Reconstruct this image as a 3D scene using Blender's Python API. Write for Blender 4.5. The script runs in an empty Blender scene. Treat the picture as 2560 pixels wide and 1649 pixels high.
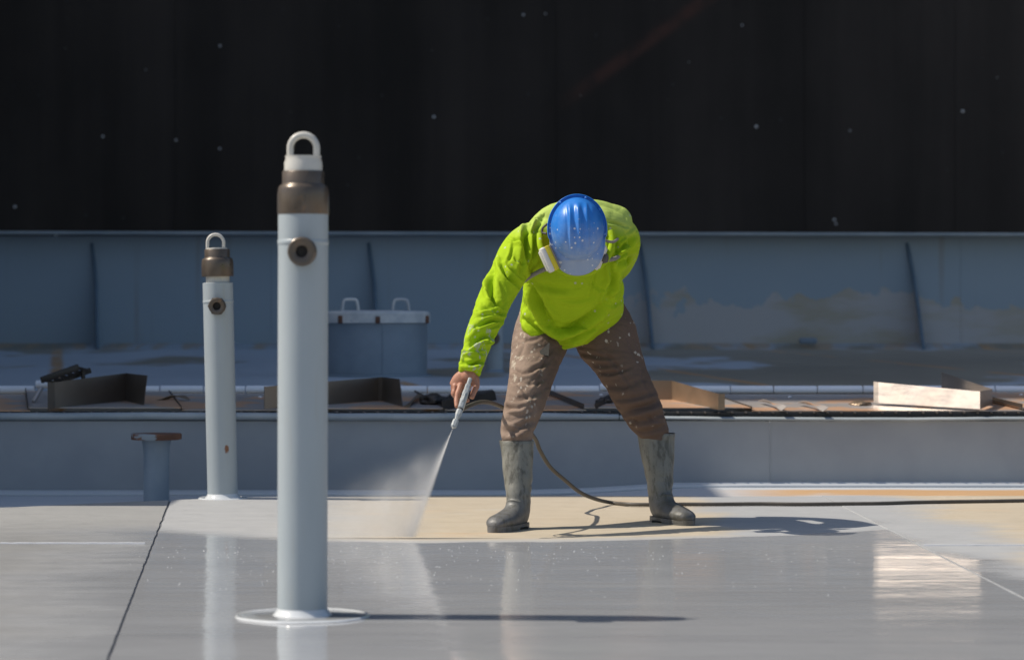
import bpy, bmesh, math, random
import numpy as np
from mathutils import Vector, Matrix, noise as mnoise

random.seed(7)
rng = np.random.default_rng(7)
sc = bpy.context.scene
COL = sc.collection

# ------------------------------------------------------------------ camera
LENS = 100.0
FPX = LENS / 36.0 * 2560.0      # focal length in pixels of the photograph
EYE, HOR = 0.9, 777.0           # eye height, horizon row
cam_d = bpy.data.cameras.new("camera")
cam = bpy.data.objects.new("camera", cam_d)
COL.objects.link(cam)
cam.location = (0, 0, EYE)
cam.rotation_euler = (math.radians(90), 0, 0)
cam_d.lens = LENS
cam_d.sensor_width = 36.0
cam_d.shift_y = -(824.5 - HOR) / 2560.0
cam_d.clip_start = 0.1
cam_d.clip_end = 3000
cam_d.dof.use_dof = True
cam_d.dof.focus_distance = 11.75
cam_d.dof.aperture_fstop = 3.6
sc.camera = cam

# ------------------------------------------------------------------ sky and sun
SUN_EL, SUN_T = 51.5, 3.5       # elevation, degrees the sun stands behind the x axis
w = bpy.data.worlds.new("World")
sc.world = w
w.use_nodes = True
wn = w.node_tree.nodes
sky = wn.new("ShaderNodeTexSky")
sky.sky_type = 'NISHITA'
sky.sun_disc = False
sky.sun_elevation = math.radians(SUN_EL)
sky.sun_rotation = math.radians(-(90 - SUN_T))
sky.air_density = 1.0
sky.dust_density = 1.5
w.node_tree.links.new(sky.outputs[0], wn["Background"].inputs[0])
wn["Background"].inputs[1].default_value = 0.122

sun_d = bpy.data.lights.new("sun", 'SUN')
sun_d.energy = 4.8
sun_d.angle = math.radians(0.55)
sun_d.color = (1.0, 0.92, 0.80)
sun = bpy.data.objects.new("sun", sun_d)
COL.objects.link(sun)
_e, _t = math.radians(SUN_EL), math.radians(SUN_T)
SUN_DIR = Vector((math.cos(_e) * math.cos(_t), -math.cos(_e) * math.sin(_t), -math.sin(_e)))
sun.rotation_euler = SUN_DIR.to_track_quat('-Z', 'Y').to_euler()
sun.location = (-8, 4, 12)

sc.view_settings.view_transform = 'Standard'
sc.view_settings.look = 'None'
sc.view_settings.exposure = 0.0
sc.view_settings.gamma = 1.0
sc.render.engine = 'CYCLES'
sc.cycles.use_denoising = True
sc.cycles.max_bounces = 8
sc.cycles.volume_bounces = 2


# ------------------------------------------------------------------ geometry helpers
def P(px, py, D):
    """photo pixel (2560 wide) at distance D -> world point"""
    return Vector(((px - 1280.0) * D / FPX, D, EYE - (py - HOR) * D / FPX))


def M(px, D):
    return px * D / FPX


def G(px, py, z=0.0):
    """photo pixel on the horizontal plane z"""
    D = (EYE - z) * FPX / (py - HOR)
    return P(px, py, D)


ORIG = {}


def thing(name, loc, label, cat, group=None):
    o = bpy.data.objects.new(name, None)
    COL.objects.link(o)
    o.location = loc
    o.empty_display_size = 0.1
    o["label"] = label
    o["category"] = cat
    if group:
        o["group"] = group
    ORIG[o.name] = Vector(loc)
    return o


def link(name, me, mat, parent=None):
    o = bpy.data.objects.new(name, me)
    COL.objects.link(o)
    if mat is not None:
        me.materials.clear()
        me.materials.append(mat)
    if parent is not None:
        o.parent = parent
        ORIG[o.name] = ORIG.get(parent.name, Vector((0, 0, 0)))
    else:
        ORIG[o.name] = Vector((0, 0, 0))
    return o


def mesh(verts, faces, smooth=False):
    me = bpy.data.meshes.new("mesh")
    me.from_pydata([tuple(v) for v in verts], [], faces)
    me.update()
    bm = bmesh.new()
    bm.from_mesh(me)
    bmesh.ops.recalc_face_normals(bm, faces=bm.faces)
    bm.to_mesh(me)
    bm.free()
    if smooth:
        me.polygons.foreach_set("use_smooth", [True] * len(me.polygons))
    return me


def part(name, me, mat, parent):
    """mesh given in world coordinates becomes a child of parent"""
    off = ORIG.get(parent.name, Vector((0, 0, 0)))
    me.transform(Matrix.Translation(-off))
    return link(name, me, mat, parent)


def solo(name, me, mat, label, cat, loc, group=None):
    """one-mesh thing, mesh in world coords"""
    me.transform(Matrix.Translation(-Vector(loc)))
    o = link(name, me, mat)
    o.location = loc
    ORIG[o.name] = Vector(loc)
    o["label"] = label
    o["category"] = cat
    if group:
        o["group"] = group
    return o


def struct(name, me, mat):
    o = link(name, me, mat)
    o["kind"] = "structure"
    return o


def join(meshes):
    vs, fs = [], []
    for me in meshes:
        b = len(vs)
        vs += [v.co.copy() for v in me.vertices]
        fs += [tuple(i + b for i in p.vertices) for p in me.polygons]
    return vs, fs


def joined(meshes, smooth=False):
    return mesh(*join(meshes), smooth=smooth)


def auto_smooth(me, deg=40):
    me.polygons.foreach_set("use_smooth", [True] * len(me.polygons))
    bm = bmesh.new()
    bm.from_mesh(me)
    lim = math.radians(deg)
    for e in bm.edges:
        e.smooth = not (len(e.link_faces) == 2 and e.calc_face_angle(0) > lim)
    bm.to_mesh(me)
    bm.free()
    return me


def box(c, s, bevel=0.0, rot=None, seg=2):
    bm = bmesh.new()
    bmesh.ops.create_cube(bm, size=1.0)
    for v in bm.verts:
        v.co = Vector((v.co.x * s[0], v.co.y * s[1], v.co.z * s[2]))
    if bevel > 0:
        bmesh.ops.bevel(bm, geom=list(bm.edges), offset=bevel, segments=seg, affect='EDGES', profile=0.5)
    mt = Matrix.Translation(Vector(c))
    if rot is not None:
        mt = mt @ (rot.to_matrix().to_4x4() if hasattr(rot, "to_matrix") else rot.to_4x4())
    bm.transform(mt)
    me = bpy.data.meshes.new("box")
    bm.to_mesh(me)
    bm.free()
    return auto_smooth(me, 50) if bevel > 0 else me


def lathe(profile, base, axis=Vector((0, 0, 1)), seg=48, cap=True, deg=35):
    """profile: list of (r, h) along axis from base"""
    axis = Vector(axis).normalized()
    q = Vector((0, 0, 1)).rotation_difference(axis)
    vs, fs = [], []
    for r, h in profile:
        for k in range(seg):
            a = 2 * math.pi * k / seg
            vs.append(Vector(base) + q @ Vector((r * math.cos(a), r * math.sin(a), h)))
    for i in range(len(profile) - 1):
        for k in range(seg):
            k2 = (k + 1) % seg
            fs.append((i * seg + k, i * seg + k2, (i + 1) * seg + k2, (i + 1) * seg + k))
    if cap:
        fs.append(tuple(range(seg))[::-1])
        n = (len(profile) - 1) * seg
        fs.append(tuple(range(n, n + seg)))
    return auto_smooth(mesh(vs, fs), deg)


def catmull(pts, n):
    pts = [Vector(p) for p in pts]
    out = []
    for i in range(len(pts) - 1):
        p0 = pts[max(i - 1, 0)]; p1 = pts[i]; p2 = pts[i + 1]; p3 = pts[min(i + 2, len(pts) - 1)]
        for k in range(n):
            t = k / n
            out.append(0.5 * ((2 * p1) + (-p0 + p2) * t + (2 * p0 - 5 * p1 + 4 * p2 - p3) * t * t
                              + (-p0 + 3 * p1 - 3 * p2 + p3) * t ** 3))
    out.append(pts[-1])
    return out


def tube(pts, r, seg=10, closed_caps=True):
    """r: number or list"""
    pts = [Vector(p) for p in pts]
    n = len(pts)
    rs = r if isinstance(r, (list, tuple)) else [r] * n
    vs, fs = [], []
    up = None
    for i in range(n):
        t = (pts[min(i + 1, n - 1)] - pts[max(i - 1, 0)]).normalized()
        if up is None:
            a = Vector((0, 0, 1)) if abs(t.z) < 0.9 else Vector((1, 0, 0))
            up = (a - t * a.dot(t)).normalized()
        else:
            up = (up - t * up.dot(t)).normalized()
        b = t.cross(up)
        for k in range(seg):
            an = 2 * math.pi * k / seg
            vs.append(pts[i] + (up * math.cos(an) + b * math.sin(an)) * rs[i])
    for i in range(n - 1):
        for k in range(seg):
            k2 = (k + 1) % seg
            fs.append((i * seg + k, i * seg + k2, (i + 1) * seg + k2, (i + 1) * seg + k))
    if closed_caps:
        fs.append(tuple(range(seg))[::-1])
        fs.append(tuple(range((n - 1) * seg, n * seg)))
    return auto_smooth(mesh(vs, fs), 50)


def limb(rings, n=5, seg=28, view=Vector((0, 1, 0))):
    """rings: (centre Vector, half width in image plane, half depth). Elliptic loft with round caps."""
    cs = catmull([r[0] for r in rings], n)
    rr = catmull([Vector((r[1], r[2], 0)) for r in rings], n)
    # round the ends
    t0 = (cs[0] - cs[1]).normalized(); t1 = (cs[-1] - cs[-2]).normalized()
    e0, e1 = min(rr[0].x, rr[0].y), min(rr[-1].x, rr[-1].y)
    pre = [(cs[0] + t0 * e0 * s, rr[0] * math.sqrt(max(1 - s * s, 0.01))) for s in (0.55, 0.35, 0.18)]
    post = [(cs[-1] + t1 * e1 * s, rr[-1] * math.sqrt(max(1 - s * s, 0.01))) for s in (0.18, 0.35, 0.55)]
    cs = [p[0] for p in pre] + cs + [p[0] for p in post]
    rr = [p[1] for p in pre] + rr + [p[1] for p in post]
    vs, fs = [], []
    N = len(cs)
    for i in range(N):
        t = (cs[min(i + 1, N - 1)] - cs[max(i - 1, 0)]).normalized()
        a = t.cross(view)
        if a.length < 0.15:
            a = Vector((1, 0, 0))
        a = (a - t * a.dot(t)).normalized()
        b = a.cross(t).normalized()
        for k in range(seg):
            an = 2 * math.pi * k / seg
            vs.append(cs[i] + a * math.cos(an) * rr[i].x + b * math.sin(an) * rr[i].y)
    for i in range(N - 1):
        for k in range(seg):
            k2 = (k + 1) % seg
            fs.append((i * seg + k, i * seg + k2, (i + 1) * seg + k2, (i + 1) * seg + k))
    fs.append(tuple(range(seg))[::-1])
    fs.append(tuple(range((N - 1) * seg, N * seg)))
    return mesh(vs, fs)


def ellipsoid(c, r, rot=None, seg=28):
    bm = bmesh.new()
    bmesh.ops.create_uvsphere(bm, u_segments=seg, v_segments=seg // 2, radius=1.0)
    mt = Matrix.Translation(Vector(c))
    if rot is not None:
        mt = mt @ rot.to_4x4()
    bm.transform(mt @ Matrix.Diagonal((r[0], r[1], r[2], 1)))
    me = bpy.data.meshes.new("e")
    bm.to_mesh(me)
    bm.free()
    return me


def fuse(meshes, voxel, smooth_it=8, fac=0.5):
    """union of closed solids into one continuous skin"""
    me = joined(meshes)
    o = bpy.data.objects.new("tmp", me)
    COL.objects.link(o)
    r = o.modifiers.new("r", 'REMESH')
    r.mode = 'VOXEL'
    r.voxel_size = voxel
    r.use_smooth_shade = True
    if smooth_it:
        s = o.modifiers.new("s", 'SMOOTH')
        s.factor = fac
        s.iterations = smooth_it
    dg = bpy.context.evaluated_depsgraph_get()
    out = bpy.data.meshes.new_from_object(o.evaluated_get(dg))
    bpy.data.objects.remove(o)
    out.polygons.foreach_set("use_smooth", [True] * len(out.polygons))
    return out


def get_co(me):
    a = np.empty(len(me.vertices) * 3)
    me.vertices.foreach_get("co", a)
    return a.reshape(-1, 3)


def get_no(me):
    a = np.empty(len(me.vertices) * 3)
    me.vertex_normals.foreach_get("vector", a)
    return a.reshape(-1, 3)


def set_co(me, a):
    me.vertices.foreach_set("co", a.ravel())
    me.update()


def folds(me, specs, scale=1.0):
    """press cloth folds into a skin. specs: (polyline of photo points, width px, depth mm)"""
    co, no = get_co(me), get_no(me)
    u = co[:, 0] * FPX / co[:, 1] + 1280.0
    v = (EYE - co[:, 2]) * FPX / co[:, 1] + HOR
    face = np.clip((-no[:, 1] - 0.0) / 0.45, 0, 1)
    disp = np.zeros(len(co))
    for pts, wd, amp in specs:
        pl = catmull([Vector((p[0], p[1], 0)) for p in pts], 6)
        best = np.full(len(co), 1e9); sgn = np.zeros(len(co)); par = np.zeros(len(co))
        n = len(pl) - 1
        for i in range(n):
            ax, ay = pl[i].x, pl[i].y
            dx, dy = pl[i + 1].x - ax, pl[i + 1].y - ay
            L2 = dx * dx + dy * dy + 1e-9
            t = np.clip(((u - ax) * dx + (v - ay) * dy) / L2, 0, 1)
            ex, ey = u - (ax + t * dx), v - (ay + t * dy)
            d = np.hypot(ex, ey)
            m = d < best
            best = np.where(m, d, best)
            sgn = np.where(m, np.sign(dx * ey - dy * ex), sgn)
            par = np.where(m, (i + t) / n, par)
        taper = np.sin(np.pi * np.clip(par, 0.06, 0.94)) ** 0.7
        sd = best * sgn
        g = lambda x: np.exp(-x * x)
        prof = -g(sd / wd) + 0.8 * g((sd - 1.6 * wd) / (1.15 * wd)) + 0.15 * g((sd + 2.0 * wd) / (1.5 * wd))
        disp += prof * amp * 0.001 * taper * scale
    co += no * (disp * face)[:, None]
    set_co(me, co)


def rough_up(me, amp, freq, stretch=(1, 1, 1), seed=0.0):
    co, no = get_co(me), get_no(me)
    d = np.array([mnoise.noise(Vector((c[0] * freq * stretch[0] + seed, c[1] * freq * stretch[1], c[2] * freq * stretch[2])))
                  for c in co])
    co += no * (d * amp)[:, None]
    set_co(me, co)


def crease(me, amp, freq, stretch=(1, 1, 1), seed=0.0, sharp=5.0, mask=None):
    """thin irregular valleys, as in worn cloth"""
    co, no = get_co(me), get_no(me)
    d = np.empty(len(co))
    for i, c in enumerate(co):
        q = Vector((c[0] * freq * stretch[0] + seed, c[1] * freq * stretch[1], c[2] * freq * stretch[2]))
        wv = mnoise.noise(q * 0.6 + Vector((9, 3, 1)))
        q += Vector((wv, wv * 0.5, -wv)) * 0.9
        d[i] = mnoise.noise(q)
    v = np.clip(1 - np.abs(d) * sharp * 0.5, 0, 1) ** 1.5
    hills = np.abs(d) * 1.2
    k = 1.0 if mask is None else mask(co)
    co += no * ((hills - v) * amp * k)[:, None]
    set_co(me, co)


def sheet_grid(x0, x1, y0, y1, nx, ny, zf):
    vs, fs = [], []
    for j in range(ny + 1):
        for i in range(nx + 1):
            x = x0 + (x1 - x0) * i / nx
            y = y0 + (y1 - y0) * j / ny
            vs.append((x, y, zf(x, y)))
    for j in range(ny):
        for i in range(nx):
            a = j * (nx + 1) + i
            fs.append((a, a + 1, a + nx + 2, a + nx + 1))
    return mesh(vs, fs, True)


def plate_from_quads(quads, t=0.003):
    """folded sheet metal: list of 4-point world quads given thickness"""
    vs, fs = [], []
    for q in quads:
        b = len(vs)
        vs += [Vector(p) for p in q]
        fs.append((b, b + 1, b + 2, b + 3))
    bm = bmesh.new()
    me = bpy.data.meshes.new("q")
    me.from_pydata([tuple(v) for v in vs], [], fs)
    bm.from_mesh(me)
    bmesh.ops.remove_doubles(bm, verts=bm.verts, dist=1e-4)
    bmesh.ops.recalc_face_normals(bm, faces=bm.faces)
    bmesh.ops.solidify(bm, geom=list(bm.faces), thickness=t)
    bm.to_mesh(me)
    bm.free()
    return me


# ------------------------------------------------------------------ material helpers
class NT:
    def __init__(s, name):
        s.m = bpy.data.materials.new(name)
        s.m.use_nodes = True
        s.t = s.m.node_tree
        s.b = s.t.nodes["Principled BSDF"]
        s.out = s.t.nodes["Material Output"]

    def node(s, typ, ins=None, **props):
        n = s.t.nodes.new(typ)
        for k, v in props.items():
            setattr(n, k, v)
        for k, v in (ins or {}).items():
            s.set(n.inputs[k], v)
        return n

    def set(s, sock, v):
        if isinstance(v, bpy.types.NodeSocket):
            s.t.links.new(v, sock)
        else:
            if sock.type == 'RGBA' and len(v) == 3:
                v = (*v, 1)
            sock.default_value = v

    def pos(s):
        return s.node("ShaderNodeNewGeometry").outputs["Position"]

    def obj(s):
        return s.node("ShaderNodeTexCoord").outputs["Object"]

    def map(s, vec, scale=(1, 1, 1), loc=(0, 0, 0), rot=(0, 0, 0)):
        return s.node("ShaderNodeMapping", {"Vector": vec, "Scale": scale, "Location": loc, "Rotation": rot}).outputs[0]

    def xyz(s, vec):
        n = s.node("ShaderNodeSeparateXYZ", {0: vec})
        return n.outputs[0], n.outputs[1], n.outputs[2]

    def noise(s, vec, scale, detail=4, rough=0.55, dist=0.0):
        return s.node("ShaderNodeTexNoise", {"Vector": vec, "Scale": scale, "Detail": detail, "Roughness": rough,
                                             "Distortion": dist}).outputs["Fac"]

    def voro(s, vec, scale, feature='F1', rand=1.0):
        return s.node("ShaderNodeTexVoronoi", {"Vector": vec, "Scale": scale, "Randomness": rand}, feature=feature).outputs["Distance"]

    def math(s, op, a, b=0.0, c=0.0, clamp=False):
        n = s.node("ShaderNodeMath", operation=op, use_clamp=clamp)
        s.set(n.inputs[0], a)
        s.set(n.inputs[1], b)
        s.set(n.inputs[2], c)
        return n.outputs[0]

    def ss(s, x, a, b):
        """smoothstep a..b"""
        return s.node("ShaderNodeMapRange", {"Value": x, "From Min": a, "From Max": b, "To Min": 0.0, "To Max": 1.0},
                      interpolation_type='SMOOTHSTEP').outputs[0]

    def lerp(s, x, a, b, lo, hi):
        return s.node("ShaderNodeMapRange", {"Value": x, "From Min": a, "From Max": b, "To Min": lo, "To Max": hi}).outputs[0]

    def mix(s, f, a, b, blend='MIX'):
        n = s.node("ShaderNodeMix", data_type='RGBA', blend_type=blend)
        s.set(n.inputs[0], f)
        s.set(n.inputs[6], a)
        s.set(n.inputs[7], b)
        return n.outputs[2]

    def bump(s, h, strength=0.3, dist=0.01):
        return s.node("ShaderNodeBump", {"Height": h, "Strength": strength, "Distance": dist}).outputs[0]

    def bsdf(s, color=None, rough=None, metal=None, normal=None, spec=None, coat=None, coat_rough=None, sheen=None):
        for k, v in (("Base Color", color), ("Roughness", rough), ("Metallic", metal), ("Normal", normal),
                     ("Specular IOR Level", spec), ("Coat Weight", coat), ("Coat Roughness", coat_rough),
                     ("Sheen Weight", sheen)):
            if v is not None:
                s.set(s.b.inputs[k], v)
        return s.m


def mat_paint(name, base, dark, rust=0.0, rough=0.4, scale=3.0, spec=0.5, rustcol=(0.16, 0.055, 0.02), bump=0.1, pale=None):
    n = NT(name)
    p = n.pos()
    a = n.noise(p, scale, 5)
    col = n.mix(n.ss(a, 0.35, 0.7), dark, base)
    if pale:
        b = n.noise(n.map(p, (1, 1, 2.0), (3, 1, 7)), scale * 0.6, 6, 0.6)
        col = n.mix(n.ss(b, 0.56, 0.62), col, pale)
    if rust:
        r = n.noise(n.map(p, (1, 1, 0.5), (5, 5, 5)), scale * 5, 6, 0.7)
        col = n.mix(n.ss(r, 0.78 - rust * 0.25, 0.84 - rust * 0.22), col, rustcol)
    g = n.noise(p, scale * 14, 4)
    return n.bsdf(col, n.lerp(g, 0.3, 0.7, rough - 0.08, rough + 0.12), 0.0, n.bump(g, bump, 0.003), spec)


# ---- deck paint: fresh wet grey coat, buff primer, dry overspray
def mat_deck():
    n = NT("deck_paint")
    p = n.pos()
    X, Y, Z = n.xyz(p)
    wob = n.noise(n.map(p, (2.2, 2.2, 1)), 1.0, 4)                      # edge wobble
    wob2 = n.noise(n.map(p, (0.8, 2.2, 1), (9, 3, 0)), 1.0, 6, 0.62)
    # edge of the wet coat on the middle plate
    xs = n.math('ADD', X, 0.25)
    yb = n.math('ADD', n.math('MULTIPLY', n.math('MULTIPLY', xs, xs), n.lerp(n.math('GREATER_THAN', xs, 0.0), 0.0, 1.0, 0.45, 0.2)), 11.07)
    dist = n.math('SUBTRACT', yb, Y)
    wd_ = n.lerp(X, -1.25, -0.5, 0.30, 0.035)
    wet_mid = n.ss(n.math('DIVIDE', n.math('ADD', dist, n.math('MULTIPLY', n.math('SUBTRACT', n.noise(n.map(p, (3, 3, 1)), 1.0, 6, 0.65), 0.5), 0.2)), wd_), -1.0, 1.0)
    # right plate: wet close to the seam and to the viewer
    thr = n.math('ADD', n.math('MULTIPLY', n.math('SUBTRACT', 11.7, Y), 0.13), 1.5)
    wr = n.ss(n.math('ADD', n.math('SUBTRACT', thr, X), n.math('MULTIPLY', n.math('SUBTRACT', wob2, 0.5), 0.75)), -0.14, 0.16)
    seam_x = n.math('ADD', n.math('MULTIPLY', n.math('SUBTRACT', 13.1, Y), 0.02), 1.52)
    right = n.math('GREATER_THAN', X, seam_x)
    wet = n.math('ADD', n.math('MULTIPLY', wet_mid, n.math('SUBTRACT', 1.0, right)), n.math('MULTIPLY', wr, right))
    # left plate: older matt coat
    lx = n.math('ADD', n.math('MULTIPLY', n.math('SUBTRACT', 13.53, Y), 0.0945), -1.627)
    left = n.math('LESS_THAN', X, lx)
    wl = n.ss(n.math('ADD', n.math('ADD', n.math('SUBTRACT', X, lx), 0.22),
                     n.math('MULTIPLY', n.math('SUBTRACT', n.noise(n.map(p, (0.35, 2.2, 1), (2, 7, 0)), 1.0, 6, 0.62), 0.5), 1.3)), -0.45, 0.35)
    wl = n.math('MULTIPLY', wl, n.ss(Y, 12.1, 11.5))
    wet = n.math('ADD', n.math('MULTIPLY', wet, n.math('SUBTRACT', 1.0, left)), n.math('MULTIPLY', wl, left), clamp=True)
    # buff primer with faint brush grain
    grain = n.noise(n.map(p, (0.9, 9, 1)), 1.6, 6, 0.65)
    grain2 = n.noise(n.map(p, (2.5, 40, 1)), 1.0, 3)
    buff = n.mix(grain, (0.44, 0.37, 0.272), (0.54, 0.47, 0.36))
    buff = n.mix(n.ss(grain2, 0.55, 0.75), buff, (0.42, 0.35, 0.245))
    blotch = n.noise(n.map(p, (0.7, 2.0, 1), (4, 4, 0)), 1.5, 5, 0.6)
    buff = n.mix(n.math('MULTIPLY', n.ss(blotch, 0.58, 0.75), 0.6), buff, (0.55, 0.385, 0.235))
    wb = n.noise(n.map(p, (1.2, 3.2, 1), (7, 9, 0)), 1.4, 6, 0.65)
    buff = n.mix(n.math('MULTIPLY', n.ss(wb, 0.56, 0.72), 0.7), buff, (0.50, 0.475, 0.42))
    # pale dry overspray: towards the spray on the left, and beyond the worker on the right
    ovl = n.math('MULTIPLY', n.ss(n.math('ADD', X, n.math('MULTIPLY', n.math('SUBTRACT', wob2, 0.5), 0.8)), -0.25, -1.05), 0.95)
    ovr = n.math('MULTIPLY', n.ss(n.math('ADD', X, n.math('MULTIPLY', n.math('SUBTRACT', wob, 0.5), 0.5)), 0.80, 0.98),
                 n.ss(n.math('ADD', X, n.math('MULTIPLY', n.math('SUBTRACT', wob2, 0.5), 0.9)), 2.05, 1.75))
    oedge = n.math('MULTIPLY', n.ss(dist, -0.22, -0.03), 0.8)
    over = n.math('MAXIMUM', n.math('MAXIMUM', ovl, ovr), n.math('MULTIPLY', oedge, n.math('SUBTRACT', 1.0, right)))
    dry = n.mix(over, buff, n.mix(grain, (0.335, 0.342, 0.345), (0.42, 0.425, 0.425)))
    matt = n.mix(n.noise(n.map(p, (0.5, 7, 1), (1, 1, 0)), 1.0, 6, 0.65), (0.175, 0.175, 0.173), (0.28, 0.277, 0.265))
    matt = n.mix(n.math('MULTIPLY', n.ss(Y, 11.0, 12.6), 0.75), matt, n.mix(grain, (0.27, 0.27, 0.26), (0.40, 0.395, 0.375)))
    dry = n.mix(left, dry, matt)
    wetc = n.mix(n.noise(n.map(p, (0.5, 2.5, 1)), 1.2, 5), (0.325, 0.335, 0.35), (0.455, 0.465, 0.475))
    col = n.mix(wet, dry, wetc)
    fine = n.noise(p, 160, 2)
    col = n.mix(n.math('MULTIPLY', n.ss(fine, 0.62, 0.75), 0.25), col, (0.5, 0.5, 0.48))
    streak = n.noise(n.map(p, (1.2, 14, 1)), 1.0, 5, 0.6)
    rwet = n.lerp(streak, 0.3, 0.7, 0.05, 0.15)
    rdry = n.lerp(n.noise(p, 9, 4), 0.3, 0.7, 0.5, 0.7)
    mx = n.node("ShaderNodeMix", data_type='FLOAT')
    n.set(mx.inputs[0], wet); n.set(mx.inputs[2], rdry); n.set(mx.inputs[3], rwet)
    hb = n.math('ADD', n.math('MULTIPLY', n.noise(p, 2.5, 3), 1.0),
                n.math('ADD', n.math('MULTIPLY', n.noise(p, 11, 2), 0.05), n.math('MULTIPLY', n.noise(p, 90, 3), 0.012)))
    return n.bsdf(col, mx.outputs[0], 0.0, n.bump(hb, 0.28, 0.012), 0.5)


def mat_gutter():
    n = NT("gutter_paint")
    p = n.pos()
    X, Y, Z = n.xyz(p)
    a = n.noise(n.map(p, (0.7, 3, 1)), 1.5, 6, 0.6)
    white = n.mix(a, (0.40, 0.43, 0.46), (0.56, 0.58, 0.60))
    rust = n.noise(n.map(p, (0.55, 2.2, 1), (11.3, 2, 0)), 1.3, 5, 0.55)
    band = n.math('MULTIPLY', n.ss(Y, 13.75, 13.95), n.ss(Y, 14.55, 14.35))
    m = n.math('MULTIPLY', n.ss(n.math('ADD', rust, n.math('MULTIPLY', band, 0.22)), 0.56, 0.66), n.ss(X, 0.9, 1.5))
    col = n.mix(m, white, n.mix(a, (0.46, 0.26, 0.12), (0.62, 0.40, 0.20)))
    return n.bsdf(col, 0.5, 0, n.bump(n.noise(p, 30, 4), 0.2, 0.004))


def mat_aft():
    n = NT("aft_deck_paint")
    p = n.pos()
    X, Y, Z = n.xyz(p)
    a = n.noise(n.map(p, (1, 0.45, 1)), 0.9, 5, 0.6)
    base = n.mix(a, (0.36, 0.425, 0.49), (0.48, 0.54, 0.59))
    d = n.noise(n.map(p, (0.8, 0.3, 1), (3.1, 0.6, 0)), 0.75, 6, 0.55)
    dm = n.ss(n.math('ADD', d, n.math('MULTIPLY', n.ss(X, 0.2, 1.6), 0.16)), 0.56, 0.62)
    base = n.mix(dm, base, n.mix(a, (0.22, 0.205, 0.165), (0.33, 0.305, 0.24)))
    # bare strips left along the plate seams
    k = n.noise(n.map(p, (3, 0.6, 1)), 1.5, 4)
    sl = n.math('ABSOLUTE', n.math('SUBTRACT', n.math('ADD', X, n.math('MULTIPLY', Y, 0.16)),
                                   n.math('MULTIPLY', n.math('ROUND', n.math('DIVIDE', n.math('ADD', X, n.math('MULTIPLY', Y, 0.16)), 2.1)), 2.1)))
    sm = n.math('MULTIPLY', n.ss(sl, 0.07, 0.02), n.ss(k, 0.38, 0.55))
    col = n.mix(sm, base, (0.46, 0.28, 0.14))
    ed = n.math('MULTIPLY', n.ss(Y, 25.55, 25.65), n.ss(k, 0.45, 0.6))
    col = n.mix(n.math('MULTIPLY', ed, 0.7), col, (0.48, 0.32, 0.17))
    return n.bsdf(col, n.lerp(a, 0.3, 0.7, 0.35, 0.6), 0, n.bump(n.noise(p, 20, 4), 0.15, 0.004))


def mat_bulwark():
    n = NT("bulwark_paint")
    p = n.pos()
    X, Y, Z = n.xyz(p)
    a = n.noise(n.map(p, (0.6, 1, 1.2)), 1.1, 5)
    base = n.mix(a, (0.27, 0.34, 0.40), (0.355, 0.42, 0.465))
    z2 = n.math('ADD', n.math('SUBTRACT', Z, 0.6), n.math('MULTIPLY', n.math('SUBTRACT', n.noise(n.map(p, (1.1, 1, 0.9), (6, 0, 2)), 1.3, 5, 0.6), 0.5), 1.1))
    dirty = n.math('MULTIPLY', n.ss(z2, 0.42, 0.39), n.ss(X, 0.75, 1.1))
    c1 = n.mix(n.ss(n.noise(n.map(p, (0.5, 1, 2), (2, 2, 8)), 1.4, 4), 0.45, 0.6), (0.50, 0.465, 0.44), (0.43, 0.36, 0.25))
    col = n.mix(n.math('MULTIPLY', dirty, 0.85), base, c1)
    st = n.noise(n.map(p, (6, 1, 0.3), (1, 0, 3)), 1.2, 4)
    col = n.mix(n.math('MULTIPLY', n.ss(st, 0.6, 0.75), 0.35), col, (0.25, 0.19, 0.13))
    return n.bsdf(col, 0.5, 0, n.bump(n.noise(p, 6, 4), 0.15, 0.01))


def mat_hull():
    n = NT("hull_black")
    p = n.pos()
    X, Y, Z = n.xyz(p)
    v = n.noise(n.map(p, (1.1, 1, 0.05)), 1.0, 5, 0.6)
    v2 = n.noise(n.map(p, (0.5, 1, 0.35), (3, 0, 1)), 1.0, 5, 0.6)
    v = n.math('ADD', n.math('MULTIPLY', v, 0.6), n.math('MULTIPLY', v2, 0.4))
    c = n.mix(n.ss(v, 0.35, 0.7), (0.022, 0.018, 0.015), (0.056, 0.046, 0.040))
    # rust scrape
    l = n.math('ABSOLUTE', n.math('SUBTRACT', Z, n.math('ADD', n.math('MULTIPLY', X, 0.72), 2.95)))
    sc_ = n.math('MULTIPLY', n.ss(l, 0.16, 0.02), n.math('MULTIPLY', n.ss(X, 0.2, 1.2), n.ss(X, 3.6, 2.4)))
    sc_ = n.math('MULTIPLY', sc_, n.ss(n.noise(p, 2.0, 4), 0.3, 0.6))
    c = n.mix(n.math('MULTIPLY', sc_, 0.9), c, (0.085, 0.042, 0.032))
    # pale paint flecks
    vo = n.node("ShaderNodeTexVoronoi", {"Vector": n.map(p, (1, 0, 1)), "Scale": 4.6})
    keep = n.math('GREATER_THAN', n.xyz(vo.outputs["Color"])[0], 0.42)
    keep = n.math('MULTIPLY', keep, n.ss(n.noise(n.map(p, (0.35, 0, 0.6)), 1.0, 2), 0.30, 0.45))
    sp = n.math('MULTIPLY', n.ss(vo.outputs["Distance"], 0.085, 0.055), keep)
    c = n.mix(sp, c, n.mix(n.math('POWER', n.xyz(vo.outputs["Color"])[1], 2.5), (0.06, 0.06, 0.06), (0.75, 0.75, 0.75)))
    return n.bsdf(c, n.lerp(v, 0.3, 0.7, 0.55, 0.75), 0, None, 0.2)


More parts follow.
